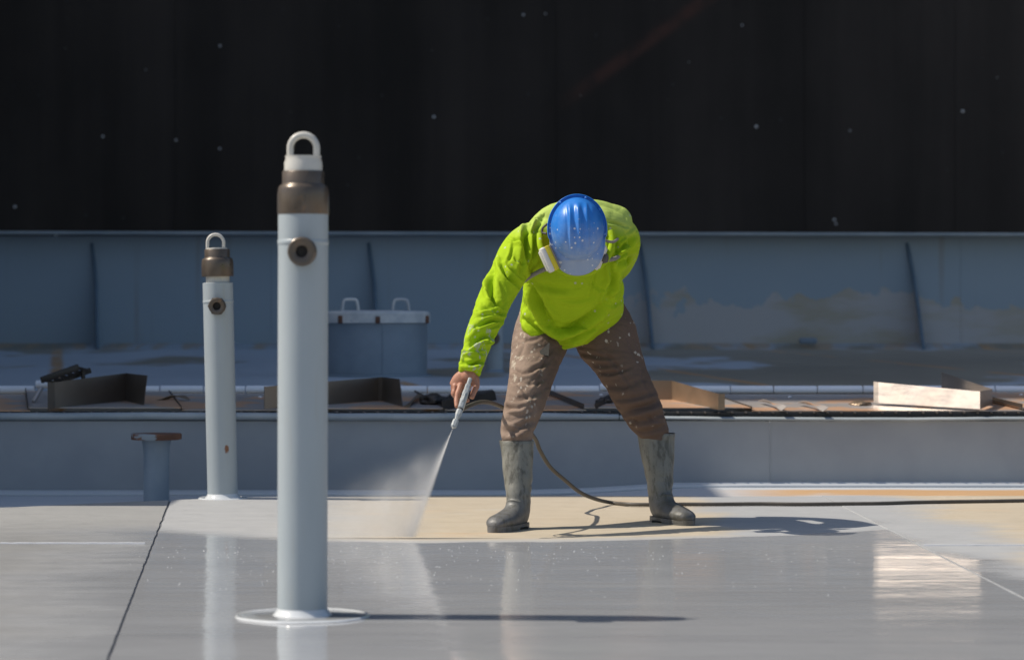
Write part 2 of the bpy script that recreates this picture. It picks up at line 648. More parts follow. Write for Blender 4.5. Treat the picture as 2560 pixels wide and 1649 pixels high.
def mat_tin():
    n = NT("bare_steel")
    p = n.pos()
    a = n.noise(n.map(p, (1, 1.4, 1)), 1.7, 5, 0.6)
    col = n.mix(a, (0.34, 0.31, 0.29), (0.56, 0.51, 0.47))
    b = n.noise(n.map(p, (1.3, 1.5, 2), (7, 1, 0)), 1.4, 5, 0.55)
    col = n.mix(n.ss(b, 0.49, 0.55), col, (0.68, 0.42, 0.26))  # orange patches: rust tint plus warm sunlit reflections painted into the colour
    s = n.noise(n.map(p, (2, 30, 30)), 1.5, 4)
    return n.bsdf(col, n.lerp(s, 0.3, 0.7, 0.38, 0.54), 0.5, n.bump(n.noise(p, 5, 3), 0.25, 0.01))


def mat_simple(name, col, rough=0.5, metal=0.0, var=0.15, scale=20, bump=0.1, spec=0.5, coat=0.0):
    n = NT(name)
    p = n.pos()
    a = n.noise(p, scale, 4)
    lo = tuple(c * (1 - var) for c in col)
    hi = tuple(min(c * (1 + var), 1) for c in col)
    return n.bsdf(n.mix(a, lo, hi), n.lerp(a, 0.3, 0.7, rough * 0.85, min(rough * 1.15, 1)), metal, n.bump(a, bump, 0.003), spec, coat)


def mat_satin():
    n = NT("satin_steel")
    p = n.pos()
    a = n.noise(n.map(p, (3, 3, 14)), 2.0, 5, 0.6)
    b = n.noise(n.map(p, (1, 1, 0.4)), 5.0, 4)
    col = n.mix(b, (0.40, 0.33, 0.27), (0.58, 0.52, 0.47))
    return n.bsdf(col, n.lerp(a, 0.3, 0.7, 0.3, 0.5), 0.8, n.bump(b, 0.22, 0.015))


def mat_bronze():
    n = NT("brown_fitting")
    p = n.pos()
    a = n.noise(p, 22, 5, 0.6)
    c = n.mix(a, (0.085, 0.066, 0.050), (0.15, 0.118, 0.090))
    r = n.noise(n.map(p, (1, 1, 0.6), (4, 4, 4)), 30, 5, 0.65)
    c = n.mix(n.ss(r, 0.6, 0.72), c, (0.22, 0.13, 0.07))
    return n.bsdf(c, n.lerp(a, 0.3, 0.7, 0.24, 0.42), 0.4, n.bump(a, 0.15, 0.002))


def mat_pipe():
    n = NT("pipe_paint")
    p = n.pos()
    a = n.noise(n.map(p, (1, 1, 0.35)), 9, 5, 0.6)
    c = n.mix(a, (0.32, 0.365, 0.39), (0.40, 0.44, 0.455))
    r = n.noise(n.map(p, (1, 1, 0.35), (1.7, 0.4, 0.9)), 16, 6, 0.7)
    c = n.mix(n.ss(r, 0.745, 0.79), c, (0.24, 0.10, 0.045))
    for (sx0, sz0, sr) in ((-1.364, 0.241, 0.014), (-0.565, 1.33, 0.007)):
        X, Y, Z = n.xyz(p)
        dx = n.math('SUBTRACT', X, sx0); dz = n.math('MULTIPLY', n.math('SUBTRACT', Z, sz0), 0.55)
        dd = n.math('ADD', n.math('SQRT', n.math('ADD', n.math('MULTIPLY', dx, dx), n.math('MULTIPLY', dz, dz))), n.math('MULTIPLY', n.math('SUBTRACT', n.noise(p, 90, 3), 0.5), sr))
        c = n.mix(n.ss(dd, sr, sr * 0.45), c, (0.20, 0.075, 0.03))
    d = n.noise(n.map(p, (1, 1, 0.12), (8, 1, 0)), 26, 4)
    c = n.mix(n.math('MULTIPLY', n.ss(d, 0.58, 0.75), 0.35), c, (0.36, 0.35, 0.31))
    return n.bsdf(c, n.lerp(a, 0.3, 0.7, 0.3, 0.45), 0, n.bump(n.noise(p, 60, 3), 0.08, 0.002), 0.5)


def mat_shirt():
    n = NT("hi_vis_cloth")
    p = n.pos()
    a = n.noise(p, 7, 5, 0.6)
    c = n.mix(a, (0.30, 0.45, 0.008), (0.375, 0.53, 0.014))
    # dust bleached over the shoulders
    X, Y, Z = n.xyz(p)
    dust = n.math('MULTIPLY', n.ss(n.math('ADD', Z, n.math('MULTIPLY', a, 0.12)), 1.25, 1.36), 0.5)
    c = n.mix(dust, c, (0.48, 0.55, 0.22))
    # dried paint smears: mostly on the spraying sleeve
    sm = n.noise(n.map(p, (1, 1, 0.7), (3, 8, 1)), 24, 6, 0.7)
    arm = n.math('MULTIPLY', n.ss(X, 0.05, -0.06), n.ss(Z, 0.98, 0.80))
    k = n.ss(n.math('ADD', sm, n.math('MULTIPLY', arm, 0.12)), 0.66, 0.73)
    c = n.mix(n.math('MULTIPLY', k, 0.75), c, (0.42, 0.42, 0.40))
    v = n.node("ShaderNodeTexVoronoi", {"Vector": p, "Scale": 34.0})
    kp = n.math('MULTIPLY', n.math('GREATER_THAN', n.xyz(v.outputs["Color"])[0], 0.87), n.ss(v.outputs["Distance"], 0.22, 0.15))
    c = n.mix(n.math('MULTIPLY', kp, 0.7), c, (0.48, 0.48, 0.44))
    wv = n.noise(p, 420, 2)
    wr = n.noise(n.map(p, (1, 1, 1.6)), 16, 3, 0.5, 1.2)
    h = n.math('ADD', n.math('MULTIPLY', n.math('ABSOLUTE', n.math('SUBTRACT', wr, 0.5)), 0.8), n.math('MULTIPLY', wv, 0.04))
    return n.bsdf(c, 0.8, 0, n.bump(h, 0.30, 0.010), 0.15)


def mat_trousers():
    n = NT("work_trousers")
    p = n.pos()
    a = n.noise(p, 6, 5, 0.6)
    X, Y, Z = n.xyz(p)
    c = n.mix(a, (0.105, 0.068, 0.051), (0.165, 0.112, 0.087))
    # leg next to the spray paler: sunlit tone painted in, plus dried buff overspray
    lit_dust = n.math('MULTIPLY', n.ss(n.math('ADD', X, n.math('MULTIPLY', n.math('SUBTRACT', a, 0.5), 0.12)), 0.19, 0.04), n.lerp(n.noise(p, 14, 5, 0.65), 0.3, 0.7, 0.25, 0.75))
    c = n.mix(lit_dust, c, (0.34, 0.255, 0.20))
    sm = n.noise(n.map(p, (1, 1, 0.75), (1, 2, 3)), 20, 6, 0.68)
    thigh = n.math('MULTIPLY', n.ss(Z, 0.50, 0.66), n.ss(X, 0.14, 0.0))
    k = n.ss(n.math('ADD', sm, n.math('MULTIPLY', thigh, 0.13)), 0.665, 0.72)
    c = n.mix(n.math('MULTIPLY', k, 0.8), c, (0.46, 0.40, 0.32))
    v = n.node("ShaderNodeTexVoronoi", {"Vector": n.map(p, (1, 1, 0.8)), "Scale": 104.0})
    kp = n.math('MULTIPLY', n.math('GREATER_THAN', n.xyz(v.outputs["Color"])[0], 0.70),
                n.ss(v.outputs["Distance"], n.math('MULTIPLY', n.xyz(v.outputs["Color"])[1], 0.24), 0.03))
    kp = n.math('MULTIPLY', kp, n.ss(n.noise(n.map(p, (1, 1, 0.7), (2, 5, 8)), 11, 4, 0.6), 0.50, 0.62))
    c = n.mix(n.math('MULTIPLY', kp, 0.75), c, (0.52, 0.47, 0.41))
    wv = n.noise(p, 380, 2)
    wr = n.noise(n.map(p, (1, 1, 2.0)), 20, 3, 0.5, 1.0)
    h = n.math('ADD', n.math('ABSOLUTE', n.math('SUBTRACT', wr, 0.5)), n.math('MULTIPLY', wv, 0.06))
    return n.bsdf(c, 0.8, 0, n.bump(h, 0.4, 0.010), 0.2)


def mat_boot():
    n = NT("boot_rubber")
    p = n.pos()
    X, Y, Z = n.xyz(p)
    a = n.noise(p, 12, 5, 0.6)
    c = n.mix(a, (0.135, 0.135, 0.115), (0.27, 0.262, 0.225))
    c = n.mix(n.ss(Z, 0.20, 0.05), c, (0.125, 0.125, 0.125))
    d = n.noise(n.map(p, (1, 1, 0.35), (5, 1, 1)), 34, 6, 0.7)
    c = n.mix(n.math('MULTIPLY', n.ss(d, 0.50, 0.64), 0.8), c, (0.07, 0.066, 0.052))
    dd = n.noise(n.map(p, (1, 1, 0.3), (8, 2, 4)), 9, 5, 0.6)
    c = n.mix(n.math('MULTIPLY', n.ss(dd, 0.48, 0.62), 0.6), c, (0.085, 0.08, 0.062))
    e = n.noise(n.map(p, (1, 1, 0.4), (2, 9, 1)), 40, 5, 0.7)
    c = n.mix(n.math('MULTIPLY', n.ss(e, 0.66, 0.72), 0.8), c, (0.45, 0.42, 0.34))
    return n.bsdf(c, n.lerp(a, 0.3, 0.7, 0.32, 0.55), 0, n.bump(n.noise(p, 26, 6, 0.65), 0.5, 0.007), 0.45)


def mat_helmet():
    n = NT("helmet_shell")
    p = n.obj()          # local: x side, y front, z up
    X, Y, Z = n.xyz(p)
    a = n.noise(p, 26, 5, 0.65)
    c = n.mix(a, (0.008, 0.125, 0.46), (0.03, 0.23, 0.68))
    front = n.ss(n.math('ADD', Y, n.math('MULTIPLY', n.math('SUBTRACT', n.noise(p, 18, 5, 0.7), 0.5), 0.26)), -0.05, 0.15)
    c = n.mix(n.math('MULTIPLY', front, 0.8), c, n.mix(n.noise(p, 40, 5, 0.7), (0.11, 0.23, 0.50), (0.36, 0.42, 0.54)))
    c = n.mix(n.math('MULTIPLY', n.ss(n.math('ADD', Y, n.math('MULTIPLY', n.noise(p, 30, 3), 0.01)), 0.128, 0.136), 0.55), c, (0.33, 0.38, 0.46))
    v = n.node("ShaderNodeTexVoronoi", {"Vector": p, "Scale": 52.0})
    sz = n.math('MULTIPLY', n.xyz(v.outputs["Color"])[1], 0.34)
    kp = n.math('MULTIPLY', n.math('GREATER_THAN', n.xyz(v.outputs["Color"])[0], 0.58),
                n.ss(v.outputs["Distance"], sz, n.math('MULTIPLY', sz, 0.6)))
    kp = n.math('MULTIPLY', kp, n.ss(Y, -0.08, 0.02))
    c = n.mix(n.math('MULTIPLY', kp, 0.9), c, (0.72, 0.72, 0.68))
    v2 = n.node("ShaderNodeTexVoronoi", {"Vector": n.map(p, (1, 1.5, 1.3), (0.31, 0.1, 0.2)), "Scale": 26.0})
    k2 = n.math('MULTIPLY', n.math('GREATER_THAN', n.xyz(v2.outputs["Color"])[0], 0.80), n.ss(v2.outputs["Distance"], 0.24, 0.17))
    c = n.mix(n.math('MULTIPLY', n.math('MULTIPLY', k2, n.ss(Y, 0.0, 0.05)), 0.9), c, (0.74, 0.73, 0.70))
    sc1 = n.noise(n.map(p, (30, 6, 6), (1, 4, 2)), 1.0, 5, 0.7)
    c = n.mix(n.math('MULTIPLY', n.ss(sc1, 0.62, 0.75), 0.35), c, (0.12, 0.25, 0.55))
    return n.bsdf(c, n.math('ADD', n.math('MULTIPLY', front, 0.18), n.lerp(a, 0.3, 0.7, 0.30, 0.44)), 0, n.bump(n.noise(p, 60, 5), 0.10, 0.002), 0.5)


def mat_skin():
    n = NT("skin")
    p = n.pos()
    a = n.noise(p, 45, 5, 0.6)
    c = n.mix(a, (0.33, 0.14, 0.085), (0.46, 0.23, 0.15))
    b = n.noise(n.map(p, (1, 1, 1), (3, 3, 3)), 110, 4)
    c = n.mix(n.math('MULTIPLY', n.ss(b, 0.6, 0.72), 0.35), c, (0.55, 0.42, 0.35))
    m = n.bsdf(c, 0.5, 0, n.bump(n.noise(p, 160, 4), 0.25, 0.003), 0.4)
    n.b.inputs["Subsurface Weight"].default_value = 0.12
    n.b.inputs["Subsurface Radius"].default_value = (0.010, 0.004, 0.002)
    return m


def mat_gun():
    n = NT("gun_paint_crust")
    p = n.pos()
    a = n.noise(p, 60, 5, 0.6)
    c = n.mix(n.ss(a, 0.35, 0.65), (0.30, 0.33, 0.345), (0.43, 0.44, 0.42))
    return n.bsdf(c, 0.5, 0, n.bump(n.noise(p, 140, 4), 0.4, 0.003))


MT = dict(
    deck=mat_deck(), gutter=mat_gutter(), aft=mat_aft(), bulwark=mat_bulwark(), hull=mat_hull(), tin=mat_tin(),
    bronzetin=mat_simple("bronze_toned_steel", (0.26, 0.19, 0.13), 0.4, 0.6, 0.35, 5, 0.15),
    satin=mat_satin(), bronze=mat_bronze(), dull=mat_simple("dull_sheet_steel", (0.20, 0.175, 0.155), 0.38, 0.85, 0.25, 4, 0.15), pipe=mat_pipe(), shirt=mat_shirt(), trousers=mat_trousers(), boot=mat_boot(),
    helmet=mat_helmet(), skin=mat_skin(), gun=mat_gun(),
    coaming=mat_paint("coaming_paint", (0.325, 0.345, 0.365), (0.26, 0.28, 0.305), 0.0, 0.45, 1.4),
    lip=mat_paint("lip_paint", (0.40, 0.43, 0.44), (0.28, 0.32, 0.34), 0.1, 0.4, 2.5),
    bluegrey=mat_paint("blue_grey_paint", (0.235, 0.29, 0.345), (0.20, 0.25, 0.30), 0.12, 0.45, 5),
    bluedark=mat_paint("dark_blue_paint", (0.13, 0.19, 0.25), (0.10, 0.15, 0.20), 0.0, 0.5, 5),
    lid=mat_paint("lid_worn_paint", (0.72, 0.71, 0.68), (0.50, 0.52, 0.53), 0.45, 0.5, 6, pale=(0.24, 0.29, 0.34)),
    rust=mat_paint("rusty_flange", (0.19, 0.085, 0.045), (0.11, 0.05, 0.03), 0.2, 0.7, 14, pale=(0.25, 0.29, 0.32)),
    white=mat_simple("white_tube", (0.88, 0.88, 0.90), 0.4, 0, 0.06, 6),
    whitecap=mat_simple("cream_cap_paint", (0.55, 0.53, 0.48), 0.4, 0, 0.12, 20),
    rubber=mat_simple("black_rubber", (0.018, 0.018, 0.018), 0.6, 0, 0.3, 20, 0.2),
    dark=mat_simple("dark_scorched_steel", (0.06, 0.05, 0.042), 0.45, 0.5, 0.4, 9, 0.3),
    hole=mat_simple("bore_shade", (0.02, 0.016, 0.013), 0.8, 0, 0.3, 30),
    wetwhite=mat_simple("wet_white_paint", (0.62, 0.64, 0.65), 0.12, 0, 0.08, 20, 0.35, 0.5, 0.3),
    wetgrey=mat_simple("wet_grey_paint", (0.30, 0.31, 0.315), 0.1, 0, 0.1, 12, 0.1),
    hose=mat_simple("hose_rubber", (0.07, 0.06, 0.048), 0.55, 0, 0.45, 26, 0.25),
    strap=mat_simple("grey_strap", (0.22, 0.20, 0.185), 0.8, 0, 0.15, 60, 0.3),
    filter=mat_simple("filter_white", (0.66, 0.63, 0.58), 0.45, 0, 0.08, 40),
    yellow=mat_simple("filter_yellow", (0.62, 0.50, 0.02), 0.5, 0, 0.1, 40),
    mask=mat_simple("mask_grey", (0.09, 0.085, 0.08), 0.6, 0, 0.15, 40),
    orange=mat_simple("mask_orange", (0.62, 0.13, 0.03), 0.5, 0, 0.1, 40),
    black=mat_simple("black_web", (0.03, 0.028, 0.026), 0.8, 0, 0.3, 60, 0.4),
    concrete=mat_simple("dock_concrete", (0.30, 0.29, 0.27), 0.85, 0, 0.2, 0.8, 0.3),
    shadeblock=mat_paint("shade_block_paint", (0.48, 0.49, 0.49), (0.40, 0.41, 0.42), 0.1, 0.5, 1.2),
    glass=mat_simple("dark_window", (0.02, 0.025, 0.03), 0.08, 0, 0.1, 2, 0.0),
    toe=mat_simple("boot_sole", (0.06, 0.06, 0.058), 0.6, 0, 0.25, 30, 0.3),
    groove=mat_simple("seam_sealant", (0.16, 0.165, 0.175), 0.7, 0, 0.3, 40),
    seamwhite=mat_simple("seam_filler", (0.46, 0.47, 0.49), 0.45, 0, 0.12, 30, 0.3),
)
for k, nm in (("hole", "bore_shade"),):
    MT[k].name = nm

# ================================================================== SETTING
ground = struct("ground", mesh([(-900, -900, -5), (900, -900, -5), (900, 900, -5), (-900, 900, -5)], [(0, 1, 2, 3)]), MT["concrete"])

# deck: carrier sheet with separate plates
deck = struct("deck", mesh([(-12, -8, -0.075), (12, -8, -0.075), (12, 14.9, -0.075), (-12, 14.9, -0.075)], [(0, 1, 2, 3)]), MT["groove"])


def seamL(y):
    j = 0.0035 * mnoise.noise(Vector((0, y * 5, 0))) + 0.0018 * mnoise.noise(Vector((3, y * 22, 0)))
    return -1.627 + (13.53 - y) * 0.0945 + j


def seamR(y):
    return 1.52 + (13.1 - y) * 0.02


EDGE = [(-12, 12.0), (-5, 12.4), (-2.35, 13.03), (-2.0, 13.3), (-1.63, 13.53), (-1.39, 13.68), (-1.13, 13.79), (-0.35, 13.88),
        (0.4, 13.85), (0.9, 13.82), (12, 13.8)]


def edge(x):
    for (a, b), (c, d) in zip(EDGE, EDGE[1:]):
        if a <= x <= c:
            return b + (d - b) * (x - a) / (c - a)
    return 13.8


def deck_plate(xl, xr, y0, y1, ny, nx=40, z=0.0, thick=0.011, far=False):
    """grid between two longitudinal lines, with side skirts so that its edges have depth"""
    vs, fs = [], []
    for j in range(ny + 1):
        t = j / ny
        for i in range(nx + 1):
            s = i / nx
            if far:
                xe = xl(13.4) + (xr(13.4) - xl(13.4)) * s
                ye = edge(xe) + 0.006 * mnoise.noise(Vector((xe * 9, 1, 1)))
            else:
                ye = y1
            y = y0 + (ye - y0) * t
            x = xl(y) + (xr(y) - xl(y)) * s
            zz = z + 0.0016 * mnoise.noise(Vector((x * 1.1, y * 1.1, 0)))
            vs.append((x, y, zz))
    W = nx + 1
    for j in range(ny):
        for i in range(nx):
            a = j * W + i
            fs.append((a, a + 1, a + W + 1, a + W))
    rim = [i for i in range(W)] + [j * W + nx for j in range(1, ny + 1)] + [ny * W + i for i in range(nx - 1, -1, -1)] + \
          [j * W for j in range(ny - 1, 0, -1)]
    b = len(vs)
    for r in rim:
        vs.append((vs[r][0], vs[r][1], vs[r][2] - (0.06 if far else thick)))
    for k in range(len(rim)):
        k2 = (k + 1) % len(rim)
        fs.append((rim[k], rim[k2], b + k2, b + k))
    return auto_smooth(mesh(vs, fs), 40)


GAP = 0.0055
part("deck_plate", deck_plate(lambda y: -12.0, lambda y: seamL(y) - GAP, -8, 11.0, 500, 24), MT["deck"], deck)
part("deck_plate", deck_plate(lambda y: -12.0, lambda y: seamL(y) - GAP, 11.008, 13.5, 90, 60, far=True), MT["deck"], deck)
part("deck_plate", deck_plate(lambda y: seamL(y) + GAP, lambda y: seamR(y) - 0.001, -8, 13.8, 600, 30, z=0.0005, far=True), MT["deck"], deck)
part("deck_plate", deck_plate(lambda y: seamR(y) + 0.001, lambda y: 12.0, -8, 10.88, 200, 20, z=0.003), MT["deck"], deck)
part("deck_plate", deck_plate(lambda y: seamR(y) + 0.001, lambda y: 12.0, 10.886, 13.8, 40, 30, z=0.003, far=True), MT["deck"], deck)
_ys = [6 + i * 0.05 for i in range(152)]
_sv = [(seamL(y) + d, y, -0.0065) for y in _ys for d in (-0.02, 0.02)]
part("seam_backing", mesh(_sv, [(2 * i, 2 * i + 1, 2 * i + 3, 2 * i + 2) for i in range(len(_ys) - 1)]), MT["groove"], deck)
# weld beads
def bead(pts, r):
    ps = []
    for i, p in enumerate(pts):
        ps.append(Vector(p) + Vector((0, 0.002 * mnoise.noise(Vector((i * 0.7, 0, 0))), 0.001 * mnoise.noise(Vector((i * 0.9, 5, 0))))))
    return tube(ps, [r * (1 + 0.25 * mnoise.noise(Vector((i * 1.3, 2, 2)))) for i in range(len(ps))], 8)
part("weld_bead", bead([(-6 + i * (6 - 1.42) / 160, 11.004, 0.0) for i in range(161)], 0.0065), MT["seamwhite"], deck)
part("weld_bead", bead([(1.575 + i * 0.04, 10.883, 0.002) for i in range(120)], 0.006), MT["seamwhite"], deck)
part("weld_bead", bead([(seamR(6 + i * 0.08) + 0.002, 6 + i * 0.08, 0.0006) for i in range(92)], 0.003), MT["deck"], deck)

# gutter strip in front of the coaming
def gz(x, y):
    t = min(max((x - 0.1) / 0.9, 0), 1)
    return -0.05 + 0.043 * t * t * (3 - 2 * t)
gutter = struct("gutter", sheet_grid(-12, 12, 11.9, 14.9, 96, 6, gz), MT["gutter"])
gutter.data.transform(Matrix.Translation((0, 0, 0)))

# raised aft deck
prof = [(15.94, 0.30), (15.94, 0.44), (16.0, 0.4515), (18, 0.474), (20, 0.497), (25.65, 0.554), (26.0, 0.604), (26.6, 0.606)]
vs, fs = [], []
for y, z in prof:
    for x in (-14, -7, 0, 7, 14):
        vs.append((x, y, z))
for i in range(len(prof) - 1):
    for k in range(4):
        a = i * 5 + k
        fs.append((a, a + 1, a + 6, a + 5))
aft = struct("aft_deck", auto_smooth(mesh(vs, fs), 3), MT["aft"])
def aftz(y):
    for (a, b), (c, d) in zip(prof[1:], prof[2:]):
        if a <= y <= c:
            return b + (d - b) * (y - a) / (c - a)
    return 0.6

# ================================================================== BLACK HULL BEHIND
HY = 34.0
hull = thing("ship_hull", (0, HY, -5), "towering black ship hull with pale paint flecks behind the blue bulwark", "ship")
xs_ = [-60, -9.4, -4.02, 0.53, 3.5, 5.3, 60]
for a, b in zip(xs_, xs_[1:]):
    c = ((a + b) / 2, HY + 0.25, 6.5)
    part("hull_plate", box(c, (b - a - 0.004, 0.5, 23.0)), MT["hull"], hull)
for x in xs_[1:-1]:
    part("weld_seam", tube([(x, HY - 0.002, -5 + i) for i in range(24)], 0.005, 6), MT["hull"], hull)

# ================================================================== UNSEEN BLOCK ADDED OUT OF FRAME (casts the shade over the aft deck)
hs = thing("shade_block", (-9, 22, 0), "tall grey block added out of view to shade the aft deck", "shade_block")
part("wall", box((-7.0, 15.20, 3.2), (5.6, 2.24, 6.5)), MT["shadeblock"], hs)
part("wall", box((-7.2, 13.69, 1.62), (6.0, 0.77, 3.34)), MT["shadeblock"], hs)
part("wall", box((-13.0, 24.9, 8.9), (11.6, 17.1, 17.8)), MT["shadeblock"], hs)
part("roof", box((-7.0, 15.21, 6.5), (5.66, 2.26, 0.1)), MT["shadeblock"], hs)
part("roof", box((-13.0, 24.9, 17.86), (11.8, 17.3, 0.12)), MT["shadeblock"], hs)
for fl in range(5):
    for k in range(6):
        part("window", box((-7.195, 18.2 + k * 2.7, 2.6 + fl * 3.1), (0.02, 0.8, 0.9)), MT["glass"], hs)
for k in range(3):
    part("window", box((-8.6 + k * 1.6, 14.076, 4.6), (0.7, 0.02, 0.8)), MT["glass"], hs)

# ================================================================== BULWARK
BY = 26.0
bw = thing("bulwark", (0, BY, 0.6), "blue-grey steel bulwark with bent stiffeners and a pale top rail", "bulwark")
seams = [-14, -5.2, -2.2, 0.9, 4.1, 14]
def bz(py):
    return EYE - (py - HOR) * BY / FPX
ztop = bz(590)
for a, b in zip(seams, seams[1:]):
    part("plate", box(((a + b) / 2, BY + 0.006, (0.56 + ztop) / 2), (b - a - 0.002, 0.012, ztop - 0.56)), MT["bulwark"], bw)
rail = box((0, 0, 0), (28, 0.30, 0.028), 0.008)
rail.transform(Matrix.Translation((0, BY - 0.12, ztop + 0.016)) @ Matrix.Rotation(0.0018, 4, 'Y'))
part("top_rail", rail, MT["lip"], bw)  # lighter paint puts the rail's sky-lit top into its colour
BRK = [(-460, 28), (230, 28), (922, 25), (1600, 30), (2268, 30), (2960, 30)]
for px, sh in BRK:
    xt = (px - 1280) * BY / FPX
    x0, x1, x2 = xt, xt + 0.075, xt + 0.10
    zb = 0.556
    pts = [(x0, BY, bz(608)), (x0 + 0.05, BY - 0.10, bz(700)), (x1, BY - 0.22, bz(780)), (x2, BY - 0.34, zb)]
    web = []
    vsb, fsb = [], []
    for (x, y, z) in pts:
        vsb += [(x - 0.005, y, z), (x + 0.005, y, z), (x - 0.005, BY + 0.001, z), (x + 0.005, BY + 0.001, z)]
    for i in range(3):
        a = i * 4
        fsb += [(a, a + 1, a + 5, a + 4), (a, a + 4, a + 6, a + 2), (a + 1, a + 3, a + 7, a + 5)]
    st = part("stiffener", mesh(vsb, fsb), MT["bulwark"], bw)
    fl = tube(catmull(pts, 6), 0.016, 8)
    part("flange_bar", fl, MT["bluedark"], st)
# scupper cover at its foot
sp_ = box((0, 0, 0), (M(44, 25.7), 0.05, M(16, 25.7)), 0.012)
c = P(2020, 852, 25.75)
sp_.transform(Matrix.Translation(c))
part("scupper_cover", sp_, MT["bluegrey"], bw)

# ================================================================== HATCH
HD = 18.5
hz = aftz(HD)
hc = P(941, 900, HD); hc.z = hz
hatch = thing("deck_hatch", hc, "round blue-grey tank hatch with a pale rusty lid on the aft deck", "hatch")
R = M(127, HD)
top = EYE - (806 - HOR) * HD / FPX
part("coaming_ring", lathe([(R, -0.01), (R, top - hz)], hc, seg=64), MT["bluegrey"], hatch)
part("base_flange", lathe([(R + 0.03, -0.01), (R + 0.03, 0.008), (R, 0.012)], hc, seg=64), MT["bluegrey"], hatch)
lt = EYE - (778 - HOR) * HD / FPX
lid = part("lid", lathe([(R + 0.012, top - hz - 0.004), (R + 0.020, top - hz), (R + 0.020, lt - hz - 0.012), (R + 0.008, lt - hz), (R * 0.6, lt - hz + 0.006), (0.01, lt - hz + 0.008)], hc, seg=64), MT["lid"], hatch)
for px in (877, 1003):
    wpx = 38
    x0 = (px - wpx / 2 - 1280) * HD / FPX; x1 = (px + wpx / 2 - 1280) * HD / FPX
    zt = EYE - (749 - HOR) * HD / FPX
    y = HD - 0.05
    pts = [(x0 - 0.004, y, lt - 0.01), (x0 + 0.004, y, zt - 0.02), (x0 + 0.02, y, zt), (x1 - 0.02, y, zt), (x1 - 0.004, y, zt - 0.02), (x1 + 0.004, y + 0.02, lt - 0.01)]
    part("handle", tube(catmull(pts, 6), 0.0095, 10), MT["lid"], lid)
for a in (-1.50, -0.35, 0.5, 3.4, 4.05):
    cc = hc + Vector(((R + 0.02) * math.cos(a), (R + 0.02) * math.sin(a), top - hz + 0.02))
    part("lid_dog", box(cc, (0.03, 0.03, 0.05), 0.006, Matrix.Rotation(a, 3, 'Z')), MT["rust"], lid)
part("weld_seam", tube([(hc.x + 0.055, hc.y - math.sqrt(R * R - 0.055 ** 2) - 0.001, hz), (hc.x + 0.055, hc.y - math.sqrt(R * R - 0.055 ** 2) - 0.001, top)], 0.004, 6), MT["bluegrey"], hatch)

# ================================================================== COAMING WITH SEAL
CY = 14.8
cz0, cz1 = -0.06, EYE - (1052 - HOR) * CY / FPX
com = thing("coaming", (0, CY, -0.05), "long grey steel coaming with a rounded lip behind the worker", "coaming")
cse = [-12, -3.1, (1925 - 1280) * CY / FPX, 4.4, 12]
for a, b in zip(cse, cse[1:]):
    part("plate", box(((a + b) / 2, CY + 0.005, (cz0 + cz1) / 2), (b - a - 0.003, 0.010, cz1 - cz0)), MT["coaming"], com)
for x in cse[1:-1]:
    part("weld_seam", tube([(x, CY, cz0 + i * (cz1 - cz0) / 12) for i in range(13)], 0.004, 6), MT["coaming"], com)
# lip, bulging and slightly uneven
def lip_mesh(x0, x1, n, h):
    vs, fs = [], []
    K = 9
    for i in range(n + 1):
        x = x0 + (x1 - x0) * i / n
        wv = 0.006 * mnoise.noise(Vector((x * 0.8, 0, 0))) + 0.002 * mnoise.noise(Vector((x * 5, 3, 0)))
        hh = h * (1.0 if x < 0.1 else max(0.55, 1 - (x - 0.1) * 0.6))
        for k in range(K):
            a = -math.pi / 2 + math.pi * k / (K - 1)
            vs.append((x, CY - 0.004 - 0.034 * math.cos(a), cz1 + 0.004 + wv + hh / 2 + hh / 2 * math.sin(a)))
    for i in range(n):
        for k in range(K - 1):
            a = i * K + k
            fs.append((a, a + 1, a + K + 1, a + K))
        fs.append((i * K + K - 1, i * K, (i + 1) * K, (i + 1) * K + K - 1))
    return auto_smooth(mesh(vs, fs), 60)
part("lip", lip_mesh(-12, 0.555, 300, 0.040), MT["lip"], com)
part("lip", lip_mesh(0.56, 12, 260, 0.034), MT["lip"], com)
part("foot_fillet", tube([(-12 + i * 0.4, CY - 0.004, gz(-12 + i * 0.4, 0) + 0.004) for i in range(61)], 0.016, 8), MT["gutter"], com)
part("foot_fillet", tube([(-12 + i * 0.4, CY - 0.16, gz(-12 + i * 0.4, 0) + 0.006) for i in range(61)], 0.012, 8), MT["gutter"], com)
part("seal_strip", box((0, CY + 0.03, cz1 + 0.028), (24, 0.03, 0.044), 0.008), MT["rubber"], com)
part("bearer", box((0, CY + 0.055, cz1 + 0.01), (24, 0.02, 0.06)), MT["bluegrey"], com)
stud = lathe([(0.007, 0), (0.007, 0.010), (0.004, 0.014)], (0, 0, 0), Vector((0, -1, 0.5)), 10)
off = ORIG[com.name]
for i in range(84):
    x = -2.9 + i * 0.071
    o = link("stud", stud, MT["dull"], com)
    o.location = Vector((x, CY + 0.012, cz1 + 0.042 + 0.003 * mnoise.noise(Vector((i, 0, 0))))) - off

